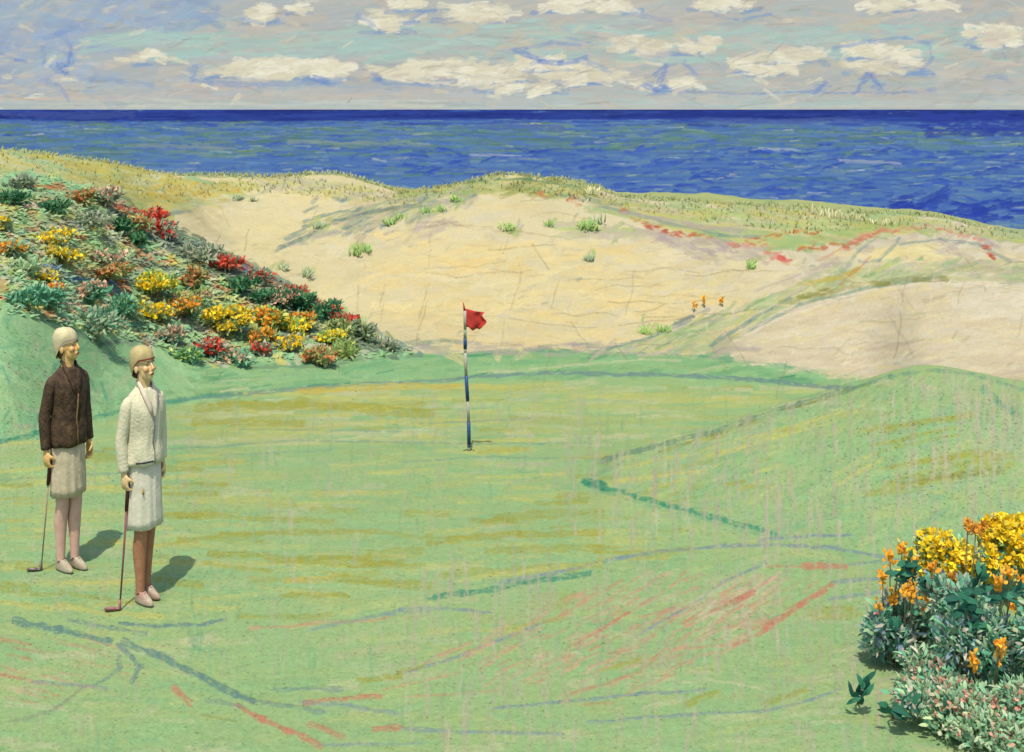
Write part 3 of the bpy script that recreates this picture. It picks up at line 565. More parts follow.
skyc.dabs(170, [(-60, 101), (1100, 101), (1100, 108), (-60, 108)], [em((186, 196, 188)), em((198, 202, 190)), em((178, 190, 190))], L=(40, 120), w=(1.5, 3), ang=(0, .6), op=(.5, .9))
skyc.dabs(130, [(500, 78), (1100, 78), (1100, 104), (500, 104)], [em((182, 188, 186)), em((176, 194, 190)), BG], L=(30, 90), w=(2, 5), ang=(0, 3), op=(.4, .8))
skyc.dabs(90, [(940, -30), (1100, -30), (1100, 100), (960, 100)], [em((180, 178, 168)), em((172, 174, 168)), PKB], L=(10, 34), w=(4, 9), ang=(10, 30), op=(.3, .6))
def cloud(x, y, rx, ry, n, cols=None, under=True):
    if under:
        for q in range(max(3, n // 3)):
            t = rng.uniform(-1.05, 1.05); skyc.seg((x + t * rx - 9, y + ry * .95 + abs(rng.normal(0, 1.4))), (x + t * rx + 9, y + ry * .95 + rng.normal(0, 1.4)), rng.uniform(2, 4), [SBL, SBD, GRB][q % 3], rng.uniform(.5, .9))
    for q in range(n):
        a = rng.uniform(0, 6.28); r = math.sqrt(rng.random()); px, py = x + math.cos(a) * rx * r, y + math.sin(a) * ry * r
        l = rng.uniform(5, max(8, rx * .5)); g = math.radians(rng.normal(0, 12))
        skyc.seg((px - l / 2, py + math.sin(g) * l / 2), (px + l / 2, py - math.sin(g) * l / 2), rng.uniform(3, 7), (cols or [CRM, CRL, em((218, 212, 186))])[q % 3], rng.uniform(.6, .95))
for a in [(262, 15, 14, 8, 18), (285, 69, 68, 8, 60), (330, 70, 20, 9, 20), (455, 72, 74, 10, 60), (415, 71, 34, 8, 24), (385, 22, 22, 9, 24), (405, 6, 20, 6, 14), (475, 12, 36, 9, 34), (590, 6, 48, 5, 30), (720, 4, 30, 5, 20),
          (640, 45, 30, 8, 26), (580, 74, 40, 10, 36), (700, 44, 22, 8, 20), (765, 64, 34, 9, 34), (795, 55, 30, 7, 20), (885, 58, 36, 15, 50), (865, 50, 20, 8, 20), (994, 36, 26, 11, 34), (545, 62, 26, 8, 20), (300, 8, 12, 4, 8),
          (520, 88, 40, 5, 14), (910, 4, 50, 5, 20), (655, 84, 40, 5, 12), (150, 58, 30, 6, 10)]:
    cloud(*a)
skyc.dabs(70, [(420, 20), (1000, 20), (1000, 80), (420, 80)], [PKB, em((204, 194, 170))], L=(14, 40), w=(4, 8), ang=(8, 18), op=(.3, .6))
BL = em((104, 138, 196)); BL2 = em((132, 158, 196))
for pts, ww, c, o in [([(45, 36), (58, 33), (72, 28)], 5, BL2, .7), ([(42, 48), (45, 62), (60, 72), (72, 62), (70, 46), (62, 34)], 4, BL2, .6), ([(0, 54), (16, 60), (26, 62)], 3, BL, .7), ([(60, 66), (66, 72), (70, 56)], 5, BL, .8),
                   ([(55, 84), (62, 90), (68, 100)], 3, BL2, .6), ([(70, 78), (120, 82), (150, 86)], 5, BL2, .55), ([(195, 68), (192, 78), (210, 84), (260, 85), (340, 82)], 5, BL2, .75), ([(316, 79), (326, 82)], 6, BL, .8),
                   ([(370, 76), (384, 84), (440, 86)], 3, BL2, .7), ([(374, 74), (378, 78)], 6, BL, .7), ([(240, 18), (262, 24), (285, 20)], 3, BL2, .6), ([(405, 22), (418, 22)], 4, BL2, .8), ([(360, 14), (372, 24)], 5, BL2, .6),
                   ([(520, 52), (540, 60), (560, 62), (585, 58)], 4, BL, .75), ([(526, 48), (550, 42), (580, 44)], 3, BL2, .7), ([(568, 38), (590, 42)], 3, BL2, .6), ([(516, 50), (530, 55)], 4, BL, .7), ([(655, 74), (666, 66), (660, 82)], 4, BL, .7),
                   ([(645, 86), (656, 91), (664, 88)], 4, BL, .8), ([(684, 64), (694, 74)], 5, BL2, .8), ([(737, 73), (741, 75)], 5, BL2, .9), ([(715, 16), (745, 20), (770, 14)], 2.5, BL2, .8), ([(660, 92), (700, 92), (760, 94), (820, 90)], 2.6, BL2, .8),
                   ([(815, 92), (824, 84)], 6, BL, .7), ([(800, 92), (880, 93), (930, 91)], 2.5, BL2, .8), ([(858, 90), (868, 74), (880, 86)], 5, BL, .8), ([(835, 48), (870, 42), (905, 38), (928, 44), (932, 58), (922, 70), (905, 76)], 4, BL2, .75),
                   ([(966, 46), (976, 38)], 3, BL2, .7), ([(985, 76), (1005, 78)], 5, BL2, .5), ([(280, 88), (340, 86), (400, 90)], 3, SBL, .6), ([(620, 12), (670, 20)], 4, BL2, .5), ([(1002, 50), (1006, 58)], 3, BL2, .6),
                   ([(475, 90), (492, 92)], 4, BL2, .8), ([(590, 62), (610, 72)], 4, SBL, .7), ([(140, 22), (190, 26), (210, 20)], 6, SBL, .5)]:
    skyc.line(pts, ww * rng.uniform(.7, 1.1), c, o * .8)
    for p_ in pts:
        if rng.random() < .5: skyc.seg((p_[0] - rng.uniform(3, 9), p_[1] + rng.normal(0, 3)), (p_[0] + rng.uniform(3, 9), p_[1] + rng.normal(0, 3)), rng.uniform(1.5, 4), c, o * .5)
skyc.dabs(700, S, [em((150, 144, 130)), em((214, 208, 190)), em((168, 164, 152)), em((150, 166, 176))], L=(6, 30), w=(.8, 1.5), ang=(0, 14), op=(.2, .5))
skyc.dabs(160, S, [CRM, em((210, 204, 180)), PKB], L=(5, 18), w=(1.6, 4), ang=(0, 20), op=(.4, .8))
skyc.dabs(50, S, [em((190, 176, 160)), em((150, 150, 148))], L=(3, 8), w=(1, 1.6), ang=(0, 40), op=(.4, .8))
RS = 30000.0
az = np.arctan((KU - 512) / F); KH_ = HC + RS * (HOR - KV) / F / np.cos(az) * np.cos(az)
KP = np.stack([RS * np.tan(np.clip(az, -1.3, 1.3)) * 1.0, np.full_like(az, RS), HC + RS * (HOR - KV) / F], -1)
# bend the band round the place instead of a flat board
ang = az * 1.0; KP = np.stack([RS * np.sin(ang), RS * np.cos(ang), HC + RS * (HOR - KV) / F * np.cos(ang)], -1).reshape(-1, 3)
m = bpy.data.materials.new('sky_light'); m.use_nodes = True; t = m.node_tree; t.nodes.clear()
o_ = nd(t, 'ShaderNodeOutputMaterial'); e_ = nd(t, 'ShaderNodeEmission'); a_ = nd(t, 'ShaderNodeAttribute', attribute_name='tint')
t.links.new(a_.outputs['Color'], e_.inputs[0]); t.links.new(e_.outputs[0], o_.inputs[0])
sk = tag(link_mesh('sky', np_mesh('sky', KP, grid_quads(len(kv_), len(ku_)), skyc.col.reshape(-1, 3)), m), kind='structure')
# ------------------------------------------------------------------ object helpers
def tube_np(pts, rad, n=8, cap=True):
    pts = [Vector(p) for p in pts]; V = []; Q = []
    up = Vector((0, 0, 1)); prev = None
    for i, p in enumerate(pts):
        d = (pts[min(i + 1, len(pts) - 1)] - pts[max(i - 1, 0)]).normalized()
        if prev is None:
            a = d.cross(Vector((0, 1, 0)) if abs(d.y) < .9 else Vector((1, 0, 0))).normalized()
        else:
            a = (prev - d * prev.dot(d)).normalized()
        prev = a; b = d.cross(a)
        r = rad[i] if hasattr(rad, '__len__') else rad
        rx, ry = r if hasattr(r, '__len__') else (r, r)
        for k in range(n):
            t = 2 * math.pi * k / n; V.append(p + a * math.cos(t) * rx + b * math.sin(t) * ry)
    for i in range(len(pts) - 1):
        for k in range(n):
            Q.append((i * n + k, i * n + (k + 1) % n, (i + 1) * n + (k + 1) % n, (i + 1) * n + k))
    return V, Q, ([list(range(n))[::-1], [(len(pts) - 1) * n + k for k in range(n)]] if cap else [])
class MB:
    def __init__(s): s.v = []; s.f = []; s.mi = []
    def add(s, V, Fc, mi=0):
        o = len(s.v); s.v += [tuple(v) for v in V]; s.f += [tuple(i + o for i in f) for f in Fc]; s.mi += [mi] * len(Fc); return s
    def tube(s, pts, rad, n=8, mi=0):
        V, Q, Cp = tube_np(pts, rad, n); return s.add(V, Q + Cp, mi)
    def ell(s, c, r, rot=None, nu=16, nv=10, mi=0):
        V = []; c = Vector(c)
        for j in range(1, nv):
            ph = math.pi * j / nv
            for i in range(nu):
                t = 2 * math.pi * i / nu
                p = Vector((math.cos(t) * math.sin(ph) * r[0], math.sin(t) * math.sin(ph) * r[1], math.cos(ph) * r[2]))
                if rot: p = rot @ p
                V.append(c + p)
        top = Vector((0, 0, r[2])); bot = -top
        if rot: top = rot @ top; bot = rot @ bot
        V += [c + top, c + bot]; Fc = []
        for j in range(nv - 2):
            for i in range(nu):
                Fc.append((j * nu + i, (j + 1) * nu + i, (j + 1) * nu + (i + 1) % nu, j * nu + (i + 1) % nu))
        a = (nv - 1) * nu
        for i in range(nu):
            Fc.append((a, i, (i + 1) % nu)); Fc.append((a + 1, (nv - 2) * nu + (i + 1) % nu, (nv - 2) * nu + i))
        return s.add(V, Fc, mi)
    def head_ell(s, c, r, rot=None): return s.ell(c, tuple(x * .90 for x in r), rot)
    def loft(s, rings, n=48, fold=0.0, nf=11, closed=(True, True), seed=0, mi=0, thick=0):
        V = []; Fc = []
        for j, (cx, cy, z, rx, ry, *e) in enumerate(rings):
            fa = e[0] if e else fold
            for i in range(n):
                t = 2 * math.pi * i / n
                k = 1 + fa * (math.sin(t * nf + seed) * .6 + math.sin(t * (nf * 2 + 1) + seed * 2.1 + j * .4) * .25 + math.sin(t * 3 + seed + j * .7) * .4)
                V.append((cx + math.cos(t) * rx * k, cy + math.sin(t) * ry * k, z + (e[1] * math.sin(t * 5 + seed) if len(e) > 1 else 0)))
        for j in range(len(rings) - 1):
            for i in range(n): Fc.append((j * n + i, j * n + (i + 1) % n, (j + 1) * n + (i + 1) % n, (j + 1) * n + i))
        if closed[0]: Fc.append(tuple(range(n))[::-1])
        if closed[1]: Fc.append(tuple((len(rings) - 1) * n + i for i in range(n)))
        return s.add(V, Fc, mi)
    def build(s, name, mats, parent=None, smooth=True, sub=0, disp=0):
        me = bpy.data.meshes.new(name); me.from_pydata(s.v, [], s.f); me.update()
        for m in (mats if isinstance(mats, (list, tuple)) else [mats]): me.materials.append(m)
        me.polygons.foreach_set('material_index', s.mi); me.polygons.foreach_set('use_smooth', [smooth] * len(s.f))
        o = bpy.data.objects.new(name, me); COL.objects.link(o)
        if parent: o.parent = parent
        if sub: md = o.modifiers.new('sub', 'SUBSURF'); md.levels = md.render_levels = sub
        return o

m_leaf = mat_attr('leaf', rough=.7, spec=.25, nscale=60, namt=.12, bump=0)
m_petal = mat_attr('petal', rough=.8, spec=.1, nscale=60, namt=.08, bump=0)
m_stem = mat_flat('stem', (150, 176, 126), c2=(160, 150, 110))

for m__ in (m_leaf, m_petal):
    t__ = m__.node_tree; p__ = t__.nodes['Principled BSDF']; tr = t__.nodes.new('ShaderNodeBsdfTranslucent'); mx = t__.nodes.new('ShaderNodeMixShader'); mx.inputs[0].default_value = .3
    t__.links.new(p__.inputs['Base Color'].links[0].from_socket, tr.inputs[0]); t__.links.new(p__.outputs[0], mx.inputs[1]); t__.links.new(tr.outputs[0], mx.inputs[2])
    t__.links.new(mx.outputs[0], t__.nodes['Material Output'].inputs[0])
def dab_mesh(name, P, D, Nn, ln, wd, colr, mat, parent, bend=.25):
    """many small pointed leaves: P base, D direction, Nn width axis"""
    n = len(P); D = D / np.linalg.norm(D, axis=1, keepdims=True)
    W = np.cross(D, Nn); W /= np.linalg.norm(W, axis=1, keepdims=True) + 1e-9
    Nz = np.cross(W, D)
    ln = ln[:, None]; wd = wd[:, None]
    a = P; b = P + D * ln * .35 + W * wd * .5 + Nz * ln * .05; c = P + D * ln * .35 - W * wd * .5 + Nz * ln * .05
    d = P + D * ln * .75 + W * wd * .38 - Nz * ln * bend * .4; e = P + D * ln * .75 - W * wd * .38 - Nz * ln * bend * .4
    f = P + D * ln - Nz * ln * bend
    V = np.stack([a, b, c, d, e, f], 1).reshape(-1, 3)
    base = np.arange(n)[:, None] * 6
    Q = np.concatenate([base + np.array([[0, 1, 3, 2]]), base + np.array([[2, 3, 5, 4]])])
    Q = np.concatenate([base + np.array([[0, 1, 2, 2]])[:, :4]], 0) if False else Q
    # quads: (c,a,b) folded into b-d-e-c and tip
    Q = np.concatenate([base + np.array([[1, 3, 4, 2]])])
    T1 = base + np.array([[0, 1, 2]]); T2 = base + np.array([[3, 5, 4]])
    me = bpy.data.meshes.new(name)
    nf = 3 * n; loops = np.concatenate([Q.ravel(), T1.ravel(), T2.ravel()])
    tot = np.concatenate([np.full(n, 4), np.full(2 * n, 3)]); st = np.concatenate([[0], np.cumsum(tot)[:-1]])
    me.vertices.add(len(V)); me.vertices.foreach_set('co', V.astype(np.float32).ravel())
    me.loops.add(len(loops)); me.loops.foreach_set('vertex_index', loops.astype(np.int32))
    me.polygons.add(nf); me.polygons.foreach_set('loop_start', st.astype(np.int32)); me.polygons.foreach_set('loop_total', tot.astype(np.int32))
    me.update(calc_edges=True)
    at = me.color_attributes.new('tint', 'FLOAT_COLOR', 'POINT')
    cc = np.repeat(np.clip(colr, .002, .95), 6, 0)
    at.data.foreach_set('color', np.concatenate([cc, np.ones((len(cc), 1))], 1).astype(np.float32).ravel())
    return link_mesh(name, me, mat, parent)
LEAFK = 1.9
def pick(pal, n, j=.12):
    pal = np.array(pal) * LEAFK; return pal[rng.integers(len(pal), size=n)] * (1 + rng.normal(0, j, (n, 1)))

def shrub(u, v, wpx, hpx, leaf, bloom, label, cat='shrub', n=420, nb=70, leafpx=4.5, bloompx=4, lean=0, name='heath_shrub', group='shrubs on the heath hillside'):
    b = place(u, v); px = b.y / F; t = empty(name, b); tag(t, label, cat, group)
    W, H = wpx * px / 2, hpx * px
    # lumpy crown made of several leaf clumps
    nc = 7; cl = np.stack([rng.uniform(-.62, .62, nc) * W, rng.uniform(-.6, .6, nc) * W, rng.uniform(.3, .78, nc) * H], 1)
    cr = rng.uniform(.28, .5, nc)[:, None] * np.array([[W, W, H * .62]])
    k = rng.integers(nc, size=n); g = rng.normal(size=(n, 3)); g /= np.linalg.norm(g, axis=1, keepdims=True)
    rad = rng.uniform(.45, 1.05, (n, 1)) * (1 + (rng.random((n, 1)) < .18) * rng.uniform(0, .45, (n, 1))); P = cl[k] + g * cr[k] * rad; P[:, 2] = np.abs(P[:, 2]) * 1.0
    P[:, 0] += P[:, 2] * lean
    D = g * .8 + np.array([[0, 0, .55]]) + rng.normal(0, .45, (n, 3)); Nn = g + rng.normal(0, .5, (n, 3)) + np.array([[0, -.3, .6]])
    L = rng.uniform(.7, 1.5, n) * leafpx * px
    dab_mesh('foliage', P, D, Nn, L, L * rng.uniform(.22, .48, n), pick(leaf, n), m_leaf, t)
    if bloom is not None and nb:
        kb = rng.integers(nc, size=nb); gb = rng.normal(size=(nb, 3)); gb[:, 2] = np.abs(gb[:, 2]); gb[:, 1] = -np.abs(gb[:, 1]) * np.sign(rng.random(nb) - .25)
        gb /= np.linalg.norm(gb, axis=1, keepdims=True); Pb = cl[kb] + gb * cr[kb] * 1.02; Pb[:, 0] += Pb[:, 2] * lean
        m_ = 4; Pb = np.repeat(Pb, m_, 0) + rng.normal(0, bloompx * px * .22, (nb * m_, 3)); Db = rng.normal(0, 1, (nb * m_, 3)) + np.array([[0, -.5, .6]])
        Lb = rng.uniform(.6, 1.2, nb * m_) * bloompx * px
        dab_mesh('blossoms', Pb, Db, rng.normal(0, 1, (nb * m_, 3)) + np.array([[0, -1, 1]]), Lb, Lb * .7, np.repeat(pick(bloom, nb), m_, 0), m_petal, t, .1)
    s = MB()
    for q in range(5):
        c = cl[q]; s.tube([(0, 0, -.04), (c[0] * .4, c[1] * .4, c[2] * .5), (c[0] * 1.0, c[1], c[2])], [.012 * px * 60, .008 * px * 60, .003 * px * 60], 5)
    s.build('stems', m_stem, t)
    return t
G_T = [alb((110, 172, 134)), alb((84, 152, 116)), alb((140, 186, 142)), alb((76, 140, 110))]
G_D = [alb((48, 108, 72)), alb((72, 130, 84)), alb((104, 144, 92)), alb((40, 92, 64))]
G_G = [alb((132, 150, 122)), alb((150, 164, 132)), alb((118, 140, 112)), alb((158, 178, 140)), alb((180, 172, 150))]
G_O = [alb((130, 150, 84)), alb((158, 168, 96)), alb((108, 136, 84)), alb((170, 176, 120))]
G_L = [alb((160, 184, 96)), alb((140, 178, 90)), alb((184, 190, 100)), alb((110, 160, 90))]
G_M = [alb((150, 180, 128)), alb((128, 170, 124)), alb((170, 184, 140))]
B_Y = [alb((238, 208, 40)), alb((240, 216, 70)), alb((228, 190, 40))]
B_O = [alb((230, 160, 50)), alb((222, 140, 56)), alb((236, 180, 60))]
B_R = [alb((204, 72, 54)), alb((212, 96, 70)), alb((186, 62, 50))]
B_B = [alb((188, 130, 80)), alb((200, 144, 90)), alb((176, 112, 72))]
B_P = [alb((206, 170, 140)), alb((212, 184, 156)), alb((200, 156, 128))]
G_R = [alb((206, 84, 62)), alb((180, 104, 80)), alb((214, 104, 78)), alb((130, 140, 100))]
HL = [
 (14, 206, 26, 16, G_D, None, 'small dark green shrub near the top left corner of the hillside'),
 (56, 214, 30, 14, G_D, None, 'dark green shrub just below the hilltop, right of the topmost dark one'),
 (23, 189, 22, 13, G_G, None, 'grey green shrub on the very top of the hillside at the far left'),
 (88, 226, 44, 15, G_G, None, 'wide grey green shrub below the hilltop above the red brown slope'),
 (104, 206, 30, 20, G_G, B_P, 'grey shrub with pinkish tips on the crest of the hill'),
 (121, 234, 18, 16, G_D, None, 'little dark green shrub amid rusty growth below the crest'),
 (136, 246, 20, 12, G_D, None, 'low dark green shrub beside the sand, under the long red patch'),
 (84, 208, 18, 20, G_O, B_B, 'brown flowered shrub leaning on the crest at the left'),
 (136, 230, 26, 16, G_O, B_B, 'rusty orange shrub on the crest where the sand starts'),
 (162, 236, 26, 14, G_G, B_R, 'red shrub on the edge of the sand at the top of the slope'),
 (4, 232, 18, 15, G_M, B_Y, 'yellow flowering shrub at the left border high on the slope'),
 (12, 256, 24, 16, G_M, B_O, 'orange flowering shrub at the left border, under a yellow one'),
 (54, 246, 36, 16, G_M, B_Y, 'yellow gorse shrub upper left, over the other yellow ones'),
 (60, 264, 40, 16, G_O, B_Y, 'broad yellow gorse shrub in the middle of the left slope'),
 (47, 285, 22, 14, G_G, B_Y, 'small yellow gorse shrub above the hat of the woman in brown'),
 (104, 281, 44, 16, G_O, B_B, 'brownish shrub in the middle of the slope beside yellow gorse'),
 (150, 297, 48, 24, G_L, B_Y, 'large lime and yellow gorse shrub in the middle of the slope'),
 (158, 322, 36, 20, G_O, B_Y, 'yellow shrub with olive leaves above the head of the woman in cream'),
 (194, 290, 24, 26, G_O, B_B, 'round brown shrub beneath the grey green band of the hillside'),
 (184, 318, 40, 24, G_O, B_O, 'orange tinted shrub at mid slope between two yellow gorse shrubs'),
 (52, 300, 18, 16, G_G, B_O, 'small shrub with orange tips over the teal bushes'),
 (28, 312, 34, 30, G_T, None, 'upright teal green bush left of the woman in brown'),
 (50, 312, 20, 26, G_T, None, 'narrow teal green bush right above the hat of the woman in brown'),
 (90, 308, 40, 28, G_T, B_P, 'teal green bush at mid slope between both women'),
 (122, 322, 40, 28, G_T, None, 'teal green bush above and left of the woman in cream'),
 (98, 344, 58, 36, G_T + G_G, None, 'large blue green bush at the foot of the slope between the two women'),
 (231, 336, 42, 30, G_O, B_Y, 'big golden gorse shrub low on the slope right of the women'),
 (209, 356, 34, 22, G_G, B_R, 'reddish shrub at the foot of the slope under the golden gorse'),
 (242, 292, 34, 16, G_D, None, 'dark green shrub touching the red streak beside the sand'),
 (262, 303, 24, 14, G_D, None, 'dark green shrub next down the slope along the sand'),
 (282, 309, 34, 22, G_D, B_P, 'dark shrub with pale tips halfway down the sand edge'),
 (304, 312, 32, 22, G_D, None, 'darkest green shrub in the row beside the sand'),
 (324, 322, 30, 22, G_D, None, 'dark green shrub near the low end of the red streak'),
 (340, 336, 30, 24, G_O, None, 'olive shrub near the low end of the hillside'),
 (364, 340, 30, 22, G_O + G_G, None, 'last tall olive shrub on the tapering end of the hillside'),
 (388, 350, 30, 12, G_G, None, 'low grey green shrub at the very tip of the hillside by the sand'),
 (270, 328, 36, 22, G_L, B_O, 'lime green shrub with orange flecks low on the slope'),
 (264, 346, 28, 20, G_O, B_O, 'orange yellow shrub near the foot of the slope'),
 (262, 356, 20, 13, G_G, B_R, 'small dark red shrub at the foot of the slope'),
 (306, 330, 28, 18, G_O, B_O, 'shrub with bright orange flowers below the dark green row'),
 (330, 344, 26, 16, G_L, B_Y, 'small yellow flowering shrub at the right end of the hillside'),
 (316, 366, 40, 18, G_O, B_B, 'olive shrub spreading at the base of the slope onto the lawn edge'),
 (348, 358, 34, 18, G_L + G_O, None, 'bright olive shrub at the base of the slope, rightmost at the lawn'),
 (170, 344, 30, 18, G_G + G_T, B_P, 'grey green shrub beside the face of the woman in cream'),
 (188, 364, 34, 16, G_T + G_L, None, 'fresh green shrub at the foot of the slope behind the woman in cream'),
 (234, 364, 34, 12, G_T, B_P, 'flat green shrub at the foot of the slope below the golden gorse'),
 (290, 352, 26, 16, G_G, B_Y, 'shrub with a few yellow flowers at the base right of the red one'),
 (200, 262, 40, 16, G_G, None, 'grey green shrub high on the slope under the sand edge'),
 (228, 270, 34, 14, G_G, B_R, 'shrub with red leaves along the upper sand edge'),
 (258, 282, 30, 12, G_G, B_R, 'red leaved shrub in the middle of the sand edge'),
 (220, 268, 36, 10, G_R, B_R, 'low red shrub highest on the red streak beside the sand'),
 (292, 298, 34, 10, G_R, B_R, 'low red shrub on the sand edge over the darkest green shrub'),
 (322, 314, 32, 9, G_R, B_R, 'flat red shrub near the lower end of the red streak'),
 (344, 326, 26, 8, G_R, B_R, 'lowest red shrub ending the red streak beside the sand'),
 (148, 222, 34, 12, G_R, B_R, 'red shrub at the top of the crest, left of the sand'),
 (100, 262, 50, 12, G_M, B_P, 'flat pale green shrub with pinkish tips on the upper slope'),
 (28, 272, 44, 12, G_M, None, 'flat pale green shrub near the left border above the teal bushes'),
 (190, 306, 46, 14, G_L, B_P, 'pale lime shrub in the centre of the slope with pinkish tips'),
 (128, 316, 34, 14, G_M, B_Y, 'pale green shrub with few yellow flowers left of mid slope'),
 (290, 332, 36, 14, G_L, B_Y, 'lime shrub with yellow flowers under the dark green row'),
]
for (u, v, wp, hp, lf, bl, lab) in HL:
    shrub(u, v, wp * 1.12, hp * .85, lf, bl, lab, n=int(160 + wp * hp * .5), nb=int(14 + wp * hp * (.19 if (bl is B_Y or bl is B_O) else .13)), leafpx=5.2, bloompx=4.4)
# low growth that covers the ground between them
m_turf = mat_attr('turf_blade', rough=.95, spec=.0, nscale=60, namt=.06, bump=0)
def scatter_cover(name, n, poly, pal, hpx, lab_kind='stuff', w=.5, lean=.3, up=1.0, use_tint=.5, face=(0, -1, .4), tk=1.12, crest=False, jit=.3):
    poly = np.asarray(poly, float); lo, hi = poly.min(0), poly.max(0); P = []; Cc = []
    k = 0
    while k < n:
        p = lo + rng.random(2) * (hi - lo)
        if crest and k % 2:
            c = c_of_u(p[0]); r = int(np.clip(KR[11][c] + rng.integers(-4, 16), 0, R - 1))
            P.append((XX[r, c], ZZ[r, c], HT[r, c] - .002)); Cc.append(cv.col[r, c]); k += 1; continue
        if not inside(p, poly): continue
        r, c = find(*p); P.append((XX[r, c], ZZ[r, c], HT[r, c] + (.0012 + relief[r, c] if jit < .1 else -.002))); Cc.append(cv.col[r, c]); k += 1
    P = np.array(P); Cc = np.array(Cc); px = P[:, 1] / F
    D = rng.normal(0, lean, (n, 3)); D[:, 2] = np.abs(up + rng.normal(0, .06, n))
    L = rng.uniform(.6, 1.4, n) * hpx * px
    colr = pick(pal, n) * (1 - use_tint) + Cc * tk * use_tint * (1 + rng.normal(0, .08, (n, 1)))
    o = dab_mesh(name, P, D, rng.normal(0, jit, (n, 3)) + np.array([face]), L, L * w, colr, m_turf if jit < .1 else m_leaf, None)
    return tag(o, kind=lab_kind)
o = scatter_cover('heath_ground_cover', 13000, heath, [alb((150, 180, 128)), alb((180, 176, 130)), alb((190, 176, 146)), alb((120, 170, 130))], 6.5, w=.5, lean=.9, up=.3, use_tint=.85, face=(0, -.3, 1), tk=1.42, jit=.22)
tag(o, 'low mixed heath plants covering the left hillside between the shrubs', 'ground cover')
o = scatter_cover('dune_grass', 4200, [(0, 151), (120, 168), (200, 183), (300, 178), (400, 194), (440, 183), (500, 178), (570, 184), (620, 199), (700, 204), (800, 210), (900, 217), (1060, 240), (1060, 246), (900, 228), (800, 236), (700, 222), (600, 206), (500, 190), (400, 206), (240, 192), (170, 205), (60, 180), (0, 175)],
                  [alb((180, 188, 116)), alb((160, 184, 130)), alb((204, 200, 150))], 4.0, w=.3, lean=.5, use_tint=.8, crest=True)
tag(o, 'short yellow green grass along the tops of the dunes', 'grass')
o = scatter_cover('turf_grass', 48000, [(-60, 800), (1084, 800), (1084, 400), (935, 372), (850, 384), (560, 354), (420, 362), (180, 372), (120, 350), (-60, 310)], [LAWN, LAWND, LAWNY], 2.3, w=.45, lean=.8, up=.015, use_tint=1.0, face=(0, 0, 1), tk=1.0, jit=.08)
tag(o, 'short mown grass of the putting green and the lawn around it', 'grass')

# ------------------------------------------------------------------ tufts on the sand
def tuft(u, v, wpx, hpx, pal, label, n=26, name='grass_tuft', cat='grass tuft', group='grass tufts on the sand', spread=.5):
    b = place(u, v); px = b.y / F; t = empty(name, b); tag(t, label, cat, group)
    P = np.zeros((n, 3)); P[:, 0] = rng.normal(0, wpx * px * .22, n); P[:, 1] = rng.normal(0, wpx * px * .2, n); P[:, 2] = -.01
    D = rng.normal(0, spread, (n, 3)); D[:, 0] += .25; D[:, 2] = 1.4
    L = rng.uniform(.6, 1.1, n) * hpx * px
    dab_mesh('blades', P, D, rng.normal(0, .5, (n, 3)) + np.array([[0, -1, .2]]), L, L * .16, pick(pal, n), m_leaf, t, .45)
    h = n // 3
    return t
    P2 = np.zeros((h, 3)); P2[:, 0] = rng.normal(0, wpx * px * .3, h); P2[:, 1] = rng.normal(0, wpx * px * .25, h)
    D2 = rng.normal(0, 1, (h, 3)); D2[:, 2] = .25; L2 = rng.uniform(.3, .6, h) * hpx * px
    dab_mesh('dry_litter', P2, D2, np.tile([[0, -.4, 1.]], (h, 1)), L2, L2 * .3, pick([alb((176, 172, 140)), alb((150, 150, 120))], h), m_leaf, t, .1)
    return t
TG = [alb((146, 180, 96)), alb((164, 186, 110)), alb((130, 166, 100))]
for a in [(355, 256, 12, 12, 'green grass tuft standing alone on the left side of the big sand face'), (366, 254, 9, 10, 'smaller tuft just right of the lone green tuft on the sand face'),
          (390, 226, 12, 10, 'green tuft below the grassy shoulder where the sand face begins'), (400, 219, 9, 8, 'tuft halfway up to the grassy shoulder of the dune'), (427, 214, 12, 8, 'yellow green tuft on the upper sand, left of two close ones'),
          (440, 213, 9, 8, 'yellow green tuft on the upper sand under the dune crest'), (455, 203, 13, 9, 'bright green tuft just under the dune crest'), (318, 230, 11, 10, 'tuft at the end of the grey ridge line in the sand'),
          (306, 278, 11, 11, 'pale tuft low on the sand beside the heath hillside'), (284, 271, 8, 8, 'tiny pale tuft nearest to the red streak of the hillside'), (508, 231, 14, 10, 'faded tuft in the upper middle of the sand face'),
          (549, 228, 9, 8, 'faint small tuft right of the dune middle'), (583, 231, 12, 12, 'tall green tuft on the upper right sand face'), (593, 232, 9, 13, 'second tall tuft close to its twin on the upper right sand face'),
          (589, 262, 10, 10, 'lone pale tuft in the right half of the sand face'), (646, 335, 14, 10, 'green tuft at the bottom of the sand near the lawn rim'), (664, 333, 16, 9, 'spreading green tuft at the bottom of the sand, right of the other'),
          (751, 270, 10, 10, 'slanted green tuft on the sand near the red streaks'), (237, 200, 10, 8, 'grey green tuft on the far left sand crest'), (252, 202, 9, 7, 'small tuft beside the grey green one on the far left crest'),
          (598, 224, 12, 10, 'grey tuft where the dune crest turns down to the right')]:
    tuft(*a[:4], TG if 'grey' not in a[4] and 'pale' not in a[4] else [alb((150, 168, 130)), alb((170, 182, 140))], a[4])
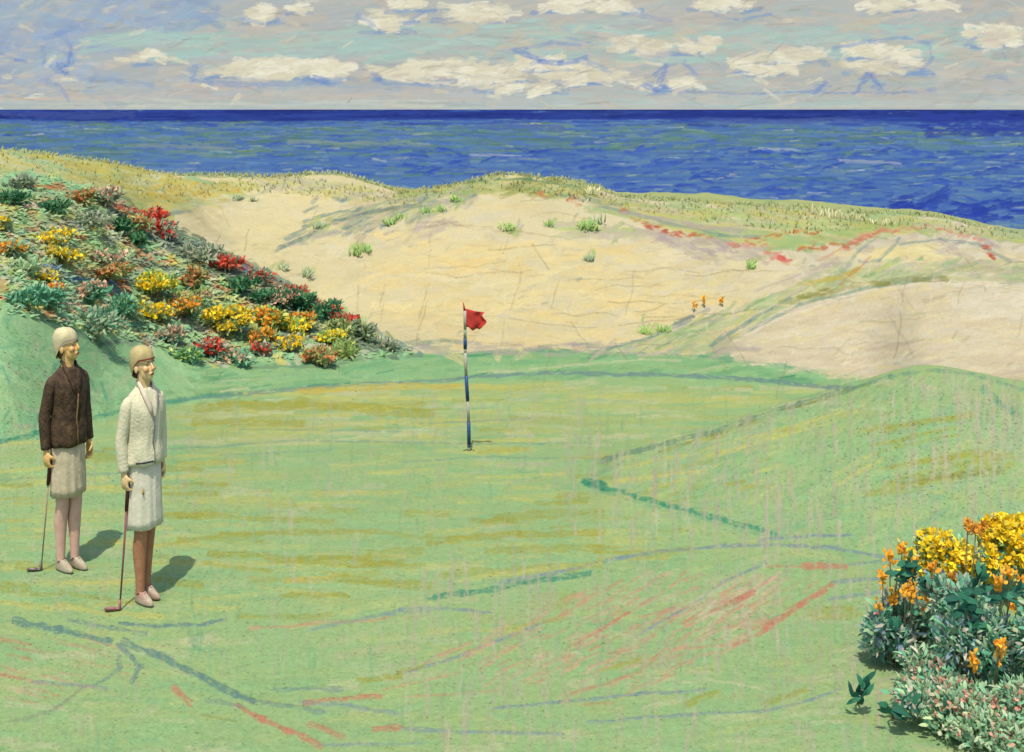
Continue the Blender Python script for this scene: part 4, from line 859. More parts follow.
for u, v, lab in [(694, 312, 'leftmost and tallest of three orange flowers on the sand'), (704, 308, 'middle one of three orange flowers on the sand'), (722, 307, 'right one of three orange flowers on the sand, set apart')]:
    b = place(u, v); px = b.y / F; t = tag(empty('sand_flower', b), lab, 'flower', 'orange flowers on the sand')
    MB().tube([(0, 0, -.02), (.3 * px, 0, 4 * px), (0, 0, 7 * px)], [.4 * px, .35 * px, .3 * px], 5).build('stem', m_stem, t)
    n = 16; P = rng.normal(0, 1.1 * px, (n, 3)); P[:, 2] = rng.uniform(3, 9, n) * px
    dab_mesh('petals', P, rng.normal(0, .6, (n, 3)) + np.array([[0, 0, .9]]), rng.normal(0, 1, (n, 3)), rng.uniform(3, 5, n) * px, rng.uniform(1.8, 2.6, n) * px, pick([alb((236, 180, 60)), alb((228, 166, 56))], n), m_petal, t)
for k in range(15):
    u = 812 + k * 5.6 + rng.uniform(-1.5, 1.5)
    tuft(u, 216 + k * .75 + rng.uniform(-1, 2), 5, rng.uniform(8, 12), [alb((206, 202, 160)), alb((190, 186, 140)), alb((170, 176, 120))], 'pale upright beach grass in the row on the right dune crest against the sea', 7, 'beach_grass', 'beach grass', 'row of beach grass on the right dune crest', .16)
tuft(590, 194, 16, 9, [alb((206, 206, 160)), alb((190, 190, 130))], 'bushy pale grass clump on the crest against the sea, right of the dune top', 40)

# ------------------------------------------------------------------ flowers at the lower right
G_F = [alb((96, 166, 130)), alb((124, 176, 136)), alb((84, 148, 116)), alb((146, 190, 142)), alb((170, 186, 156))]
G_B = [alb((126, 150, 164)), alb((110, 156, 136)), alb((140, 172, 156)), alb((100, 166, 130)), alb((190, 184, 164))]
FG = 'flowering plants at the edge of the lawn'; LOOSE = 1.0
shrub(932, 592, 62, 72, G_O + G_M, B_Y, 'tall bush topped with yellow blossom, left of the other yellow ones', 'flowering bush', n=1300, nb=330, leafpx=6, bloompx=6, name='yellow_bush', group=FG)
shrub(972, 606, 64, 74, G_F + G_G, B_Y, 'bush with streaky yellow blossom between two other yellow bushes', 'flowering bush', n=1300, nb=330, leafpx=6, bloompx=6, name='yellow_bush', group=FG)
shrub(1026, 604, 96, 86, G_L + G_F, B_Y, 'largest and brightest yellow bush at the right border', 'flowering bush', n=1900, nb=760, leafpx=6, bloompx=7, name='yellow_bush', group=FG)
shrub(915, 660, 66, 78, G_F + G_G, None, 'leafy teal bush in front of the left yellow bush', 'leafy bush', n=2200, leafpx=8, name='leafy_bush', group=FG)
shrub(894, 668, 54, 74, G_F + G_B, [alb((206, 150, 130))], 'narrow teal bush at the left end of the clump under the orange flowers', 'leafy bush', n=1700, nb=20, leafpx=8, bloompx=5, name='leafy_bush', group=FG)
shrub(975, 690, 96, 96, G_F + G_B, None, 'large blue green bush in the centre of the flower clump', 'leafy bush', n=3300, nb=0, leafpx=8.5, name='leafy_bush', group=FG)
shrub(1036, 700, 90, 100, G_B + G_F, None, 'blue green bush cut by the right border under the yellow blossom', 'leafy bush', n=3000, leafpx=8, name='leafy_bush', group=FG)
shrub(912, 716, 118, 44, G_F + [alb((196, 188, 168)), alb((156, 186, 146)), alb((176, 196, 150))], [alb((216, 150, 130)), alb((200, 190, 170))], 'low spreading bush with pinkish stalks at the front of the clump', 'leafy bush', n=2000, nb=130, leafpx=7, bloompx=5, name='leafy_bush', group=FG)
shrub(962, 732, 100, 40, [alb((150, 190, 140)), alb((130, 178, 140)), alb((180, 200, 150))], [alb((216, 150, 130)), alb((200, 190, 170))], 'low green bush with pinkish stalks at the front middle of the clump', 'leafy bush', n=1900, nb=70, leafpx=7, bloompx=5, name='leafy_bush', group=FG)
shrub(1005, 742, 110, 54, [alb((176, 188, 156)), alb((150, 186, 140)), alb((130, 178, 140))], [alb((206, 150, 130))], 'pale low bush along the bottom right of the clump', 'leafy bush', n=2100, nb=90, leafpx=7, bloompx=5, name='leafy_bush', group=FG)
def flower_spikes(u, v, spikes, pal, label):
    b = place(u, v); px = b.y / F; t = tag(empty('orange_flower', b), label, 'flower', 'orange flowers in the clump')
    st = MB()
    for (fu, fv, hh) in spikes:
        X = (fu - 512) * (b.y - .12) / F - b.x; Zt = HC - (fv - HOR) * (b.y - .12) / F - b.z
        c = Vector((X, -.12 + rng.uniform(-.04, .04), Zt)); st.tube([(X * .55, 0, -.02), (X * .72 + rng.normal(0, .012), c.y * .4, Zt * .4), (X * .93, c.y * .8, Zt * .75), tuple(c)], [.0045, .004, .0035, .003], 5)
        n = 34; P = rng.normal(0, 1, (n, 3)) * np.array([[2.0, 2.0, hh * .3]]) * px + np.array([[c.x, c.y, c.z]])
        dab_mesh('flower_head', P, rng.normal(0, .5, (n, 3)) + np.array([[0, -.2, .9]]), rng.normal(0, .6, (n, 3)) + np.array([[0, -1, .3]]), rng.uniform(3.5, 6.5, n) * px, rng.uniform(2.5, 4, n) * px, pick(pal, n, .07), m_petal, t, .2)
    st.build('stems', m_stem, t)
OF = [alb((234, 168, 52)), alb((228, 156, 50)), alb((240, 184, 70))]
flower_spikes(898, 660, [(900, 549, 13), (891, 559, 10), (884, 579, 12), (893, 600, 12), (882, 616, 14)], OF, 'orange flowers on stalks along the left edge of the clump')
flower_spikes(922, 666, [(913, 567, 9), (932, 569, 10), (909, 592, 16), (925, 605, 14), (903, 590, 9)], OF, 'orange flowers among dark leaves in the left middle of the clump')
flower_spikes(958, 664, [(952, 579, 14), (969, 529, 9), (976, 531, 9), (984, 530, 9)], [alb((214, 150, 70)), alb((226, 160, 56))], 'brownish orange flowers, three at the top and one lower in the middle')
flower_spikes(1008, 670, [(1001, 585, 12), (1022, 585, 14), (1012, 578, 9), (1019, 611, 10), (1014, 636, 10)], OF, 'orange flowers near the right border under the bright yellow bush')
flower_spikes(986, 712, [(976, 665, 16), (1003, 657, 14), (1000, 644, 6)], OF, 'lowest orange flowers at the front right of the clump')
def weed(u, v, wpx, hpx, ang, label, n=16, dist=0.0, pal=None):
    b = place(u, v) if dist == 0 else None; 
    if b is None:
        Y = dist; b = Vector(((u - 512) * Y / F, Y, HC - (v - HOR) * Y / F))
    return b
def leaf_plant(u, v0, tops, label, name='dark_leaved_plant', lw=6.5, ll=15):
    """broad dark leaves carried on stalks; tops = (u, v, angle) of each leaf bunch"""
    b = place(u, v0); px = b.y / F; t = tag(empty(name, b), label, 'leafy plant', 'dark leaved plants of the clump'); st = MB()
    for (fu, fv, an) in tops:
        Y = b.y - .16
        X = (fu - 512) * Y / F - b.x; Zt = max(HC - (fv - HOR) * Y / F - b.z, .015); st.tube([(X * .4, 0, -.02), (X * .9, -.08, Zt * .7), (X, -.16, Zt)], [.006, .005, .004], 5)
        n = 9; P = rng.normal(0, 2.2, (n, 3)) * px + np.array([[X, -.16, Zt]]); a = math.radians(an)
        D = np.array([[math.cos(a), -.25, math.sin(a)]]) * np.sign(rng.random((n, 1)) - .35) + rng.normal(0, .28, (n, 3))
        dab_mesh('leaf_bunch', P, D, rng.normal(0, .4, (n, 3)) + np.array([[0, -1, .7]]), rng.uniform(.6, 1.1, n) * ll * px, rng.uniform(.7, 1.2, n) * lw * px, pick([alb((38, 96, 76)), alb((52, 116, 88)), alb((30, 84, 68))], n), m_leaf, t, .3)
    st.build('stems', m_stem, t)
leaf_plant(905, 662, [(898, 571, 20), (915, 580, 0), (908, 568, 60), (891, 628, 60)], 'dark leaves low among the orange flowers at the left of the clump')
leaf_plant(966, 690, [(960, 597, 0), (975, 594, 10), (980, 580, 70), (968, 609, 5), (969, 625, -5)], 'dark glossy leaves in the centre of the clump')
leaf_plant(1004, 690, [(1004, 596, 20), (1012, 592, 40)], 'dark leaves near the right border below the yellow bush')
leaf_plant(864, 702, [(864, 688, 60), (860, 696, 70)], 'slim dark weed at the left foot of the clump', lw=5.5, ll=17)
leaf_plant(902, 718, [(893, 708, 10), (908, 703, 20)], 'widest dark weed lying at the front foot of the clump', lw=8, ll=18)
leaf_plant(943, 722, [(943, 713, -20), (948, 716, 80)], 'small dark weed to the right at the front foot of the clump', lw=7, ll=11)

# ------------------------------------------------------------------ flagstick
b = place(468.5, 452)
m_white = mat_flat('white_paint', (214, 206, 186), c2=(198, 188, 170), rough=.5); m_blue = mat_flat('blue_paint', (44, 84, 140), c2=(60, 104, 150), rough=.5)
m_red = mat_flat('red_cloth', (232, 76, 60), c2=(214, 62, 52), nscale=12); m_pale = mat_flat('pale_green_paint', (170, 190, 160), rough=.5)
px = b.y / F
t = tag(empty('flagstick', b), 'striped blue and white flagstick with a red flag standing in the green', 'flagstick')
cuts = [452, 447, 445, 422, 401, 376, 353, 349, 338, 330, 311]; mats = [3, 1, 1, 0, 1, 0, 0, 1, 3, 0]
s = MB(); top_dx = -4.5 * px
Htot = (452 - 311) * px
for i in range(len(cuts) - 1):
    z0, z1 = (452 - cuts[i]) * px, (452 - cuts[i + 1]) * px; f = lambda z: top_dx * z / Htot + .006 * math.sin(z * 5)
    r = .015 if mats[i] != 1 else .0185
    s.tube([(f(z0), 0, z0), (f((z0 + z1) / 2), 0, (z0 + z1) / 2), (f(z1), 0, z1)], r, 12, mi=mats[i])
s.build('pole', [m_white, m_blue, m_red, m_pale], t)
MB().tube([(top_dx, 0, Htot), (top_dx - .5 * px, 0, Htot + 4 * px), (top_dx - 1.6 * px, 0, Htot + 9 * px)], [.012, .008, .003], 8).build('tip', m_red, t)
n1_, n2_ = 18, 14; V = []; Fc = []
for j in range(n2_):
    for i in range(n1_):
        a = i / (n1_ - 1); c = j / (n2_ - 1)
        x = top_dx - 1 * px + a * 21 * px * (1 - .1 * math.sin(c * 7)); hh = 17 * px * (1 - .12 * a * a) * (.88 + .22 * math.sin(a * 3.1))
        z = Htot + 2 * px - c * hh - a * 1.5 * px - (.9 * px * (math.sin(a * 17) + 1) if j == n2_ - 1 else 0) - 1.2 * px * (1 - math.cos(a * 3))
        V.append((x, .02 * math.sin(a * 9 + c * 1.5) * (0.3 + a), z))
for j in range(n2_ - 1):
    for i in range(n1_ - 1): Fc.append((j * n1_ + i, j * n1_ + i + 1, (j + 1) * n1_ + i + 1, (j + 1) * n1_ + i))
fl = MB().add(V, Fc).build('flag', m_red, t); sm_ = fl.modifiers.new('th', 'SOLIDIFY'); sm_.thickness = .004
m_hole = mat_flat('cup_dark', (50, 60, 46))
rr = [.054, .058, .058, .05]; cup = MB(); cup.loft([(0, 0, -.02, .05, .05), (0, 0, .006, .054, .054), (0, 0, .007, .060, .060), (0, 0, -.02, .064, .064)], 24); cup.build('cup_rim', m_hole, t)

# ------------------------------------------------------------------ the two players
def chain(mb, pts, rads, n=14):
    # rounded tapered limb
    P = [Vector(p) for p in pts]; pp = []; rr = []
    for i in range(len(P) - 1):
        for k in range(5):
            f = k / 5; pp.append(P[i].lerp(P[i + 1], f)); rr.append(rads[i] * (1 - f) + rads[i + 1] * f)
    pp.append(P[-1]); rr.append(rads[-1]); mb.tube(pp, rr, n)
    for p, r in zip(P, rads): mb.ell(p, (r, r, r), nu=12, nv=8)
def bright(m, k):
    for e in m.node_tree.nodes['Color Ramp'].color_ramp.elements:
        e.color = (*[min(.8, x * k) for x in e.color[:3]], 1)
    return m
def rumple(mb, a, sc_=18, seed=0):
    v = np.array(mb.v); r = np.hypot(v[:, 0], v[:, 1])[:, None] + 1e-6; th = np.arctan2(v[:, 1], v[:, 0])
    k = (fbm(np.cos(th) * 3 + th * 1.3, v[:, 2] * sc_, seed, 3) + fbm(np.sin(th) * 3.3 + 7, v[:, 2] * sc_ * .6, seed + 5, 3) - 1) * a
    v[:, :2] += v[:, :2] / r * k[:, None]; mb.v = [tuple(x) for x in v]
def person(u, v, rot, hgt, cfg, label):
    b = place(u, v); b.z = float(ground(np.array(b.x), np.array(b.y))) + .004
    t = empty('person', b, rot); t.scale = (hgt / 1.64 * .87, hgt / 1.64 * .87, hgt / 1.64); tag(t, label, 'person')
    M = MB()
    hd = Matrix.Rotation(cfg['head_turn'], 3, 'Z') @ Matrix.Rotation(math.radians(-9), 3, 'X')
    HS = .90
    def H(x, y, z): q = hd @ Vector((x, y, z - 1.43)) * HS; return (q.x, q.y - .012, q.z + 1.425)
    # head
    M.head_ell(H(0, .012, 1.515), (.072, .090, .098), hd); M.head_ell(H(0, -.022, 1.455), (.054, .062, .072), hd)
    M.head_ell(H(0, -.056, 1.412), (.024, .022, .018), hd)                       # chin
    M.tube([H(0, -.080, 1.510), H(0, -.092, 1.487), H(0, -.099, 1.470), H(0, -.088, 1.460)], [.007, .009, .011, .008], 10)   # nose
    M.head_ell(H(0, -.083, 1.437), (.023, .010, .006), hd); M.head_ell(H(0, -.081, 1.428), (.020, .010, .006), hd)   # lips
    for sx in (-1, 1):
        M.head_ell(H(.030 * sx, -.072, 1.517), (.022, .012, .007), hd); M.head_ell(H(.038 * sx, -.060, 1.470), (.022, .022, .022), hd)
        M.head_ell(H(.076 * sx, .012, 1.482), (.010, .018, .030), hd)
    chain(M, [(0, .010, 1.30), (0, .004, 1.37), (0, -.004, 1.43)], [.056, .046, .046])
    # trunk
    M.loft([(0, .01, .80, .10, .08), (0, .012, .86, .112, .085), (0, .008, .95, .104, .08), (0, .0, 1.03, .096, .072), (0, -.004, 1.12, .105, .08), (0, -.006, 1.20, .115, .085), (0, .0, 1.27, .118, .07), (0, .008, 1.305, .09, .05), (0, .008, 1.33, .055, .046)], 28)
    for sx in (-1, 1):
        M.ell((.05 * sx, -.062, 1.18), (.042, .034, .042)); M.ell((.05 * sx, .045, .87), (.055, .045, .07))
        fy = cfg['feet'][0 if sx < 0 else 1]
        chain(M, [(.050 * sx, .005, .84), (.049 * sx, -.002 + fy * .4, .62), (.047 * sx, -.008 + fy * .7, .44), (.047 * sx, .014 + fy * .85, .33), (.046 * sx, .012 + fy, .18), (.045 * sx, .012 + fy, .085)], [.066, .056, .041, .043, .030, .026])
        chain(M, [(.045 * sx, .03 + fy, .032), (.047 * sx, -.04 + fy, .026), (.048 * sx, -.085 + fy, .020)], [.020, .020, .014])
    hands = {}
    for sx in (-1, 1):
        sh, el, wr, fw = cfg['armR' if sx < 0 else 'armL']
        chain(M, [sh, el, wr], [.036, .031, .022]); W_ = Vector(wr); dv = Vector(fw).normalized()
        side = Vector((0, -1, 0)); side = (side - dv * side.dot(dv)).normalized(); out = dv.cross(side).normalized() * (1 if sx > 0 else -1)
        inn = -out if out.x * sx > 0 else out
        pc = W_ + dv * .045
        for k in range(4):
            o = side * (.027 - .018 * k); M.tube([W_ + o * .4, pc + o, pc + dv * .03 + o], [(.014, .012), (.012, .013), (.010, .010)], 8)
        M.ell(pc, (.018, .034, .042))
        for k in range(4):
            o = side * (.028 - .0185 * k); ln_ = (.92, 1.0, .96, .78)[k]
            p0 = pc + dv * .035 + o; p1 = p0 + (dv * .8 + inn * .5).normalized() * .030 * ln_; p2 = p1 + (dv * .15 + inn).normalized() * .024 * ln_; p3 = p2 + (-dv * .7 + inn * .5).normalized() * .018 * ln_
            chain(M, [p0, p1, p2, p3], [.0092, .0088, .0080, .0070], 8)
        q0 = pc - dv * .02 + side * .026; q1 = q0 + (side * .6 + dv * .6 + inn * .5).normalized() * .03; q2 = q1 + (dv * .7 + inn * .8).normalized() * .026
        chain(M, [q0, q1, q2], [.012, .0105, .0088], 8)
        hands[sx] = pc + inn * .024 + dv * .05
    o = M.build('tmp_body', m_skin, None)
    md = o.modifiers.new('r', 'REMESH'); md.mode = 'VOXEL'; md.voxel_size = .0048; md.use_smooth_shade = True
    ms = o.modifiers.new('s', 'SMOOTH'); ms.factor = .5; ms.iterations = 3
    dg = bpy.context.evaluated_depsgraph_get(); me = bpy.data.meshes.new_from_object(o.evaluated_get(dg))
    bpy.data.objects.remove(o); me.name = 'body'
    nv = len(me.vertices); co = np.zeros(nv * 3, np.float32); me.vertices.foreach_get('co', co); co = co.reshape(-1, 3)
    inv = np.array(hd.inverted()); loc = (co - np.array([[0, -.012, 1.425]])) @ inv.T / HS + np.array([[0, 0, 1.43]])
    tint = np.tile(1.45 * alb(cfg['skin'])[None], (nv, 1)) * (1 + .12 * (fbm(co[:, 0] * 40 + co[:, 1] * 31, co[:, 2] * 40, 5) - .5))[:, None]
    def spot(x, y, z, rx, ry, rz, c, a=1.0):
        d = ((loc[:, 0] - x) / rx) ** 2 + ((loc[:, 1] - y) / ry) ** 2 + ((loc[:, 2] - z) / rz) ** 2
        k = (np.clip(1.4 - d, 0, 1) * a)[:, None]; tint[:] = tint * (1 - k) + alb(c) * k
    for sx in (-1, 1):
        spot(.030 * sx, -.075, 1.501, .014, .03, .006, (226, 214, 190)); spot(.030 * sx, -.08, 1.501, .006, .03, .006, (50, 44, 40)); spot(.030 * sx, -.08, 1.519, .020, .03, .004, (110, 80, 50)); spot(.04 * sx, -.07, 1.468, .02, .04, .02, (226, 140, 80), .5)
    spot(0, -.09, 1.433, .021, .03, .009, (176, 70, 56))
    at = me.color_attributes.new('tint', 'FLOAT_COLOR', 'POINT'); at.data.foreach_set('color', np.concatenate([tint, np.ones((nv, 1))], 1).astype(np.float32).ravel())
    me.materials.clear(); body = link_mesh('body', me, m_skin, t)
    # hair
    h = MB(); h.head_ell(H(0, .032, 1.50), (.070, .076, .080), hd); h.head_ell(H(0, .070, 1.430), (.040, .022, .024), hd)
    for sx in (-1, 1): h.head_ell(H(.060 * sx, .020, 1.480), (.014, .024, .030), hd)
    h.build('hair', mat_flat('hair_' + cfg['id'], cfg['hair'], c2=tuple(int(x * 1.3) for x in cfg['hair']), nscale=60), t)
    # hat
    hat = MB(); R_ = []
    for (z, k, fr) in [(1.526, 1.02, -.008), (1.529, 1.06, -.008), (1.536, 1.00, -.008), (1.550, 1.04, -.012), (1.574, 1.09, -.018), (1.600, 1.03, -.022), (1.622, .82, -.024), (1.634, .48, -.022), (1.637, .12, -.020)]:
        R_.append((0, .006 - fr, z,   .080 * k, .098 * k, .012))
    hat.loft(R_, 40, nf=5, closed=(False, True)); hat.v = [H(x, y, z + (.020 * (y / .1) if False else -(.080 * max(0, (y + .03) / .11) * (1 if z < 1.545 else max(0, (1.61 - z) / .065)))) + .005 * math.sin(x * 70 + z * 90 + y * 50)) for (x, y, z) in hat.v]
    hv = np.array(hat.v); hv += (np.stack([fbm(hv[:, 0] * 30 + k_ * 9, hv[:, 2] * 30 + hv[:, 1] * 25, 3 + k_) for k_ in range(3)], 1) - .5) * .016; hat.v = [tuple(x) for x in hv]
    ho = hat.build('hat', bright(mat_flat('hat_' + cfg['id'], cfg['hat'], c2=cfg['hat2'], nscale=25, bump=.5), cfg['hatk']), t, sub=1); so = ho.modifiers.new('t', 'SOLIDIFY'); so.thickness = .004
    bd = MB(); bd.loft([(0, .008, 1.534, .0835, .1035), (0, .008, 1.539, .0845, .1035), (0, .008, 1.545, .0845, .1025)], 40, closed=(False, False)); bd.v = [H(x, y, z - .078 * max(0, (y + .03) / .11) * min(1, max(0, (1.61 - z) / .065))) for (x, y, z) in bd.v]
    bb = bd.build('hat_band', mat_flat('band_' + cfg['id'], cfg['band'], nscale=20), ho); 
    # stockings and shoes
    ms_ = bright(mat_flat('stocking_' + cfg['id'], cfg['sock'], c2=cfg['sock2'], nscale=22, bump=.1), 1.5)
    msh = mat_flat('shoe_' + cfg['id'], (214, 208, 180), c2=cfg['shoe2'], nscale=26)
    for sx in (-1, 1):
        fy = cfg['feet'][0 if sx < 0 else 1]; st = MB()
        pp = [Vector(p) for p in [(.049 * sx, -.002 + fy * .4, .62), (.047 * sx, -.008 + fy * .7, .44), (.047 * sx, .014 + fy * .85, .33), (.046 * sx, .012 + fy, .18), (.045 * sx, .012 + fy, .085), (.045 * sx, .010 + fy, .05)]]
        rr = [.056, .042, .044, .031, .027, .027]; q = []; r2 = []
        for i in range(5):
            for k in range(5): f = k / 5; q.append(pp[i].lerp(pp[i + 1], f)); r2.append((rr[i] * (1 - f) + rr[i + 1] * f) * 1.03 + .003)
        st.tube(q, r2, 20); st.build('stocking', ms_, t)
        sh = MB(); cy = fy
        sh.loft([(.048 * sx, -.035 + cy, .0, .029, .100), (.048 * sx, -.035 + cy, .018, .032, .103), (.047 * sx, -.030 + cy, .038, .031, .096), (.046 * sx, -.008 + cy, .056, .029, .068), (.045 * sx, .012 + cy, .076, .029, .042)], 28, closed=(True, False))
        so_ = sh.build('shoe', msh, t, sub=1)
        MB().tube([(.012 * sx, .0 + cy, .070), (.045 * sx, -.045 + cy, .066), (.078 * sx, .0 + cy, .068)], .006, 8).build('strap', mat_flat('strap_' + cfg['id'], cfg['strap']), so_)
    # skirt
    zs = cfg['skirt_hem']
    sk_ = MB(); sk_.loft([(0, .0, zs, .138, .116, .045, .003), (0, .0, zs + .05, .136, .114, .04), (0, .0, zs + .14, .133, .110, .032), (0, .002, .80, .130, .106, .02), (0, .004, .92, .122, .096, .01), (0, .004, .98, .108, .086, .0)], 96, nf=14, closed=(False, True), seed=cfg['seed'])
    rumple(sk_, .018, 12, 3)
    so = sk_.build('skirt', bright(mat_flat('skirt_' + cfg['id'], cfg['skirt'], c2=cfg['skirt2'], nscale=16, bump=.4, bscale=40, bdist=.01), 1.55), t); q = so.modifiers.new('t', 'SOLIDIFY'); q.thickness = .004
    # jacket
    mj = cfg['mj']; zj = cfg['jack_hem']
    jk = MB(); jk.loft([(0, .0, zj, .146, .122, .03, .004), (0, .0, zj + .03, .144, .120, .026), (0, .0, .96, .136, .110, .03), (0, -.002, 1.03, .128, .100, .028), (0, -.006, 1.12, .130, .106, .02), (0, -.010, 1.20, .137, .112, .012), (0, -.002, 1.26, .141, .096, .006), (0, .004, 1.300, .128, .076, .0), (0, .006, 1.330, .092, .062, .0), (0, .006, 1.352, .058, .054, .0)], 64, nf=7, closed=(False, False), seed=cfg['seed'] + 1)
    rumple(jk, .03, 14, 8)
    jo = jk.build('jacket', mj, t); q = jo.modifiers.new('t', 'SOLIDIFY'); q.thickness = .006
    for sx in (-1, 1):
        sh, el, wr, fw = cfg['armR' if sx < 0 else 'armL']; sl = MB(); A, B_, C_ = Vector(sh), Vector(el), Vector(wr)
        ps = [A + Vector((-.02 * sx, 0, .022)), A + Vector((.004 * sx, 0, -.01)), A.lerp(B_, .3), A.lerp(B_, .6), A.lerp(B_, .85), B_, B_.lerp(C_, .2), B_.lerp(C_, .55), B_.lerp(C_, .9), B_.lerp(C_, .97)]
        sl.tube(ps, [.036, .048, .047, .045, .043, .044, .043, .040, .037, .039], 20)
        sl.ell(A + Vector((-.004 * sx, 0, -.004)), (.044, .045, .042))
        rs = np.random.default_rng(4); sl.v = [tuple(np.array(p_) + rs.normal(0, .0016, 3)) for p_ in sl.v]
        sl.build('sleeve', mj, jo, sub=1)
    # collar with open neck, front edge
    cl = MB(); kx, ky = .86, .86
    for sx in (-1, 1):
        cl.add([(.012 * sx, -.140, 1.17), (.048 * sx, -.128, 1.215), (.074 * sx, -.098, 1.285), (.070 * sx, -.03, 1.352), (.040 * sx, .052, 1.375), (.034 * sx, .045, 1.395), (.058 * sx, -.03, 1.385), (.040 * sx, -.072, 1.33), (.014 * sx, -.118, 1.25)],
               [(0, 1, 8), (1, 2, 7, 8), (2, 3, 6, 7), (3, 4, 5, 6)])
    cl.v = [(x * kx, y * ky - .004, z) for (x, y, z) in cl.v]
    co_ = cl.build('collar', cfg['mc'], jo); q = co_.modifiers.new('t', 'SOLIDIFY'); q.thickness = .008
    MB().tube([(.0, -.126, 1.18), (.004, -.116, 1.10), (.0, -.106, 1.02), (.004, -.115, .94), (.0, -.125, zj + .01)], [.006] * 5, 6).build('front_edge', cfg['me'], jo)
    if cfg.get('pocket'):
        a = -math.pi / 2 - .5
        MB().tube([(math.cos(x_) * .149, math.sin(x_) * .126, zj + .025) for x_ in (a - .45, a, a + .4)], [(.006, .006)] * 3, 8).build('pocket_edge', cfg['me2'], jo)
        MB().tube([(math.cos(a - .1) * .136, math.sin(a - .1) * .114, z_) for z_ in (.70, .735)], [.006, .005], 6).build('button_tab', mat_flat('ochre_tab', (214, 172, 70)), so)
    Rm = Matrix.Rotation(rot, 3, 'Z') @ Matrix.Diagonal((hgt / 1.64 * .87, hgt / 1.64 * .87, hgt / 1.64))
    return t, b, {k: b + Rm @ hands[k] for k in hands}
m_skin = mat_attr('skin', rough=.6, spec=.3, nscale=60, namt=.06, bump=.05)
m_brown = mat_flat('brown_wool', (56, 42, 34), c2=(104, 82, 54), nscale=22, bump=.7, bscale=60, bdist=.01)
m_olive = mat_flat('olive_trim', (150, 124, 76), c2=(110, 90, 60))
m_cream = mat_flat('cream_knit', (220, 214, 180), c2=(202, 200, 168), nscale=14, bump=.6, bscale=60, bdist=.01)
m_cream2 = mat_flat('cream_collar', (220, 212, 186), c2=(206, 186, 166))
bright(m_cream, 1.55); bright(m_cream2, 1.5); bright(m_brown, 1.2); bright(m_olive, 1.4)
m_grey = mat_flat('grey_trim', (150, 156, 156), c2=(120, 124, 130)); m_dark = mat_flat('dark_trim', (64, 66, 74))
cfgA = dict(id='a', hatk=1.35, head_turn=math.radians(22), feet=(.012, -.03), skin=(232, 190, 120), hair=(104, 84, 54), hat=(226, 216, 170), hat2=(206, 196, 150), band=(190, 170, 150), sock=(222, 184, 162), sock2=(210, 168, 150), shoe2=(200, 180, 150), strap=(120, 110, 90),
            skirt=(206, 192, 162), skirt2=(186, 176, 146), skirt_hem=.505, jack_hem=.835, mj=m_brown, mc=m_brown, me=m_olive, seed=1.0,
            armR=((-.132, .005, 1.268), (-.168, .050, 1.04), (-.166, .030, .815), (0, -.1, -1)), armL=((.132, .005, 1.268), (.168, .025, 1.04), (.170, -.02, .82), (0, -.15, -1)))
cfgB = dict(id='b', hatk=1.2, head_turn=math.radians(6), feet=(-.03, .02), skin=(230, 198, 142), hair=(70, 56, 44), hat=(212, 198, 140), hat2=(196, 178, 120), band=(150, 50, 52), sock=(166, 108, 76), sock2=(178, 132, 96), shoe2=(196, 150, 130), strap=(170, 60, 52),
            skirt=(222, 216, 194), skirt2=(204, 202, 178), skirt_hem=.475, jack_hem=.875, mj=m_cream, mc=m_cream2, me=m_grey, me2=m_dark, pocket=True, seed=2.3,
            armR=((-.132, .005, 1.268), (-.166, .040, 1.03), (-.160, .010, .835), (0, -.1, -1)), armL=((.132, .005, 1.268), (.160, .02, 1.04), (.140, -.02, .86), (0, -.1, -1)))
RA, RB = math.radians(57), math.radians(55)
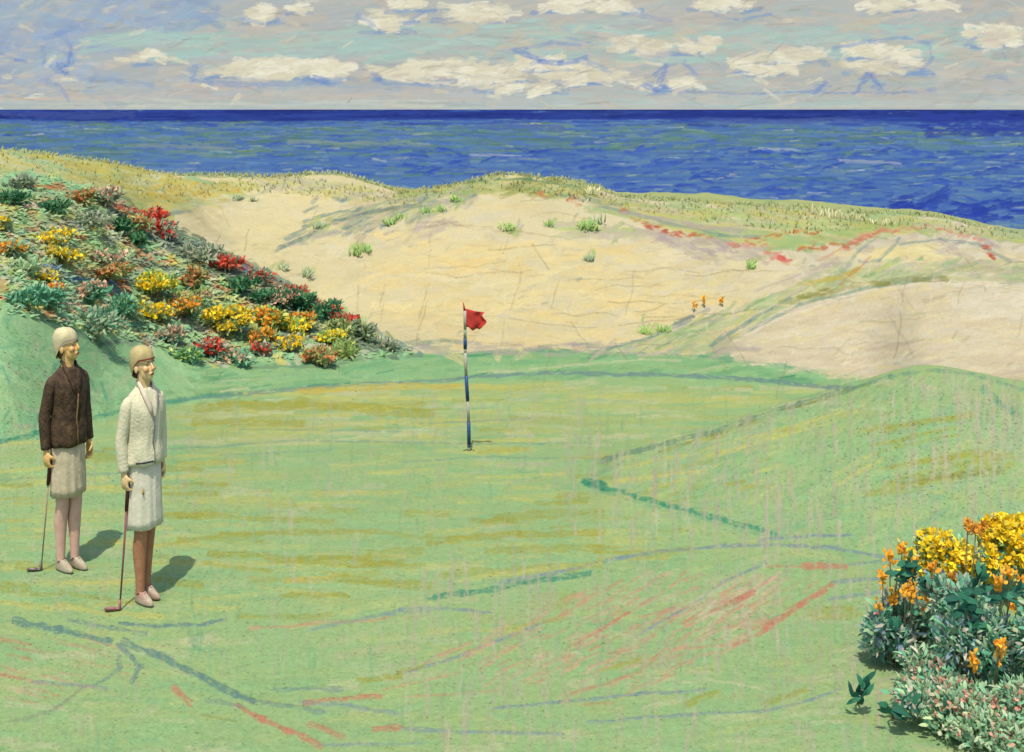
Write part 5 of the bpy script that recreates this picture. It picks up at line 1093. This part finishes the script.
pA, bA, hA = person(68, 570, RA, 1.685, cfgA, 'woman in a dark brown jacket, pale skirt and pink stockings standing on the lawn')
pB, bB, hB = person(144, 601, RB, 1.66, cfgB, 'woman in a cream jacket and white skirt with brown stockings standing on the lawn')
m_shaft = mat_flat('hickory', (206, 186, 166), c2=(180, 160, 140)); m_grip = mat_flat('leather_grip', (120, 60, 54), c2=(90, 50, 44)); m_iron = mat_flat('club_iron', (110, 96, 92), rough=.35, spec=.6)
m_shaftp = mat_flat('hickory_pink', (176, 116, 110), c2=(150, 100, 96))
def club(top, hand, foot, dirx, label, ms, mh, thin=1.0):
    base = Vector((foot[0], foot[1], foot[2])); t = tag(empty('golf_club', base), label, 'golf club')
    a = Vector(hand) - base; d = a.normalized(); tp = a + d * .07
    MB().tube([d * .02, a * .5 + Vector((0, .004, 0)), a - d * .12], [.0055 * thin, .0065 * thin, .008 * thin], 8).build('shaft', ms, t)
    MB().tube([a - d * .14, a, tp], [.0115, .0125, .0135], 10).build('grip', m_grip, t)
    e = Vector((dirx, -.25, 0)).normalized(); hdm = MB()
    hdm.tube([Vector((0, 0, .05)) + d * .02, Vector((0, 0, .014)), e * .03 + Vector((0, 0, .016)), e * .075 + Vector((0, 0, .02)), e * .09 + Vector((0, 0, .022))], [(.008, .008), (.012, .014), (.013, .018), (.012, .022), (.006, .012)], 10)
    hdm.build('club_head', mh, t)
def gpt(u, v):
    p = place(u, v); p.z = float(ground(np.array(p.x), np.array(p.y))); return p
hAr, hBr = hA[-1], hB[-1]
fA = Vector((hAr.x - .085, hAr.y + .06, 0)); fA.z = float(ground(np.array(fA.x), np.array(fA.y)))
club(None, hAr, fA, -1, 'golf club in the right hand of the woman in brown', m_shaft, m_iron, thin=.8)
fB = Vector((hBr.x - .035, hBr.y - .05, 0)); fB.z = float(ground(np.array(fB.x), np.array(fB.y)))
club(None, hBr, fB, -1, 'golf club in the right hand of the woman in cream', m_shaftp, mat_flat('club_pink', (176, 120, 116), rough=.4))
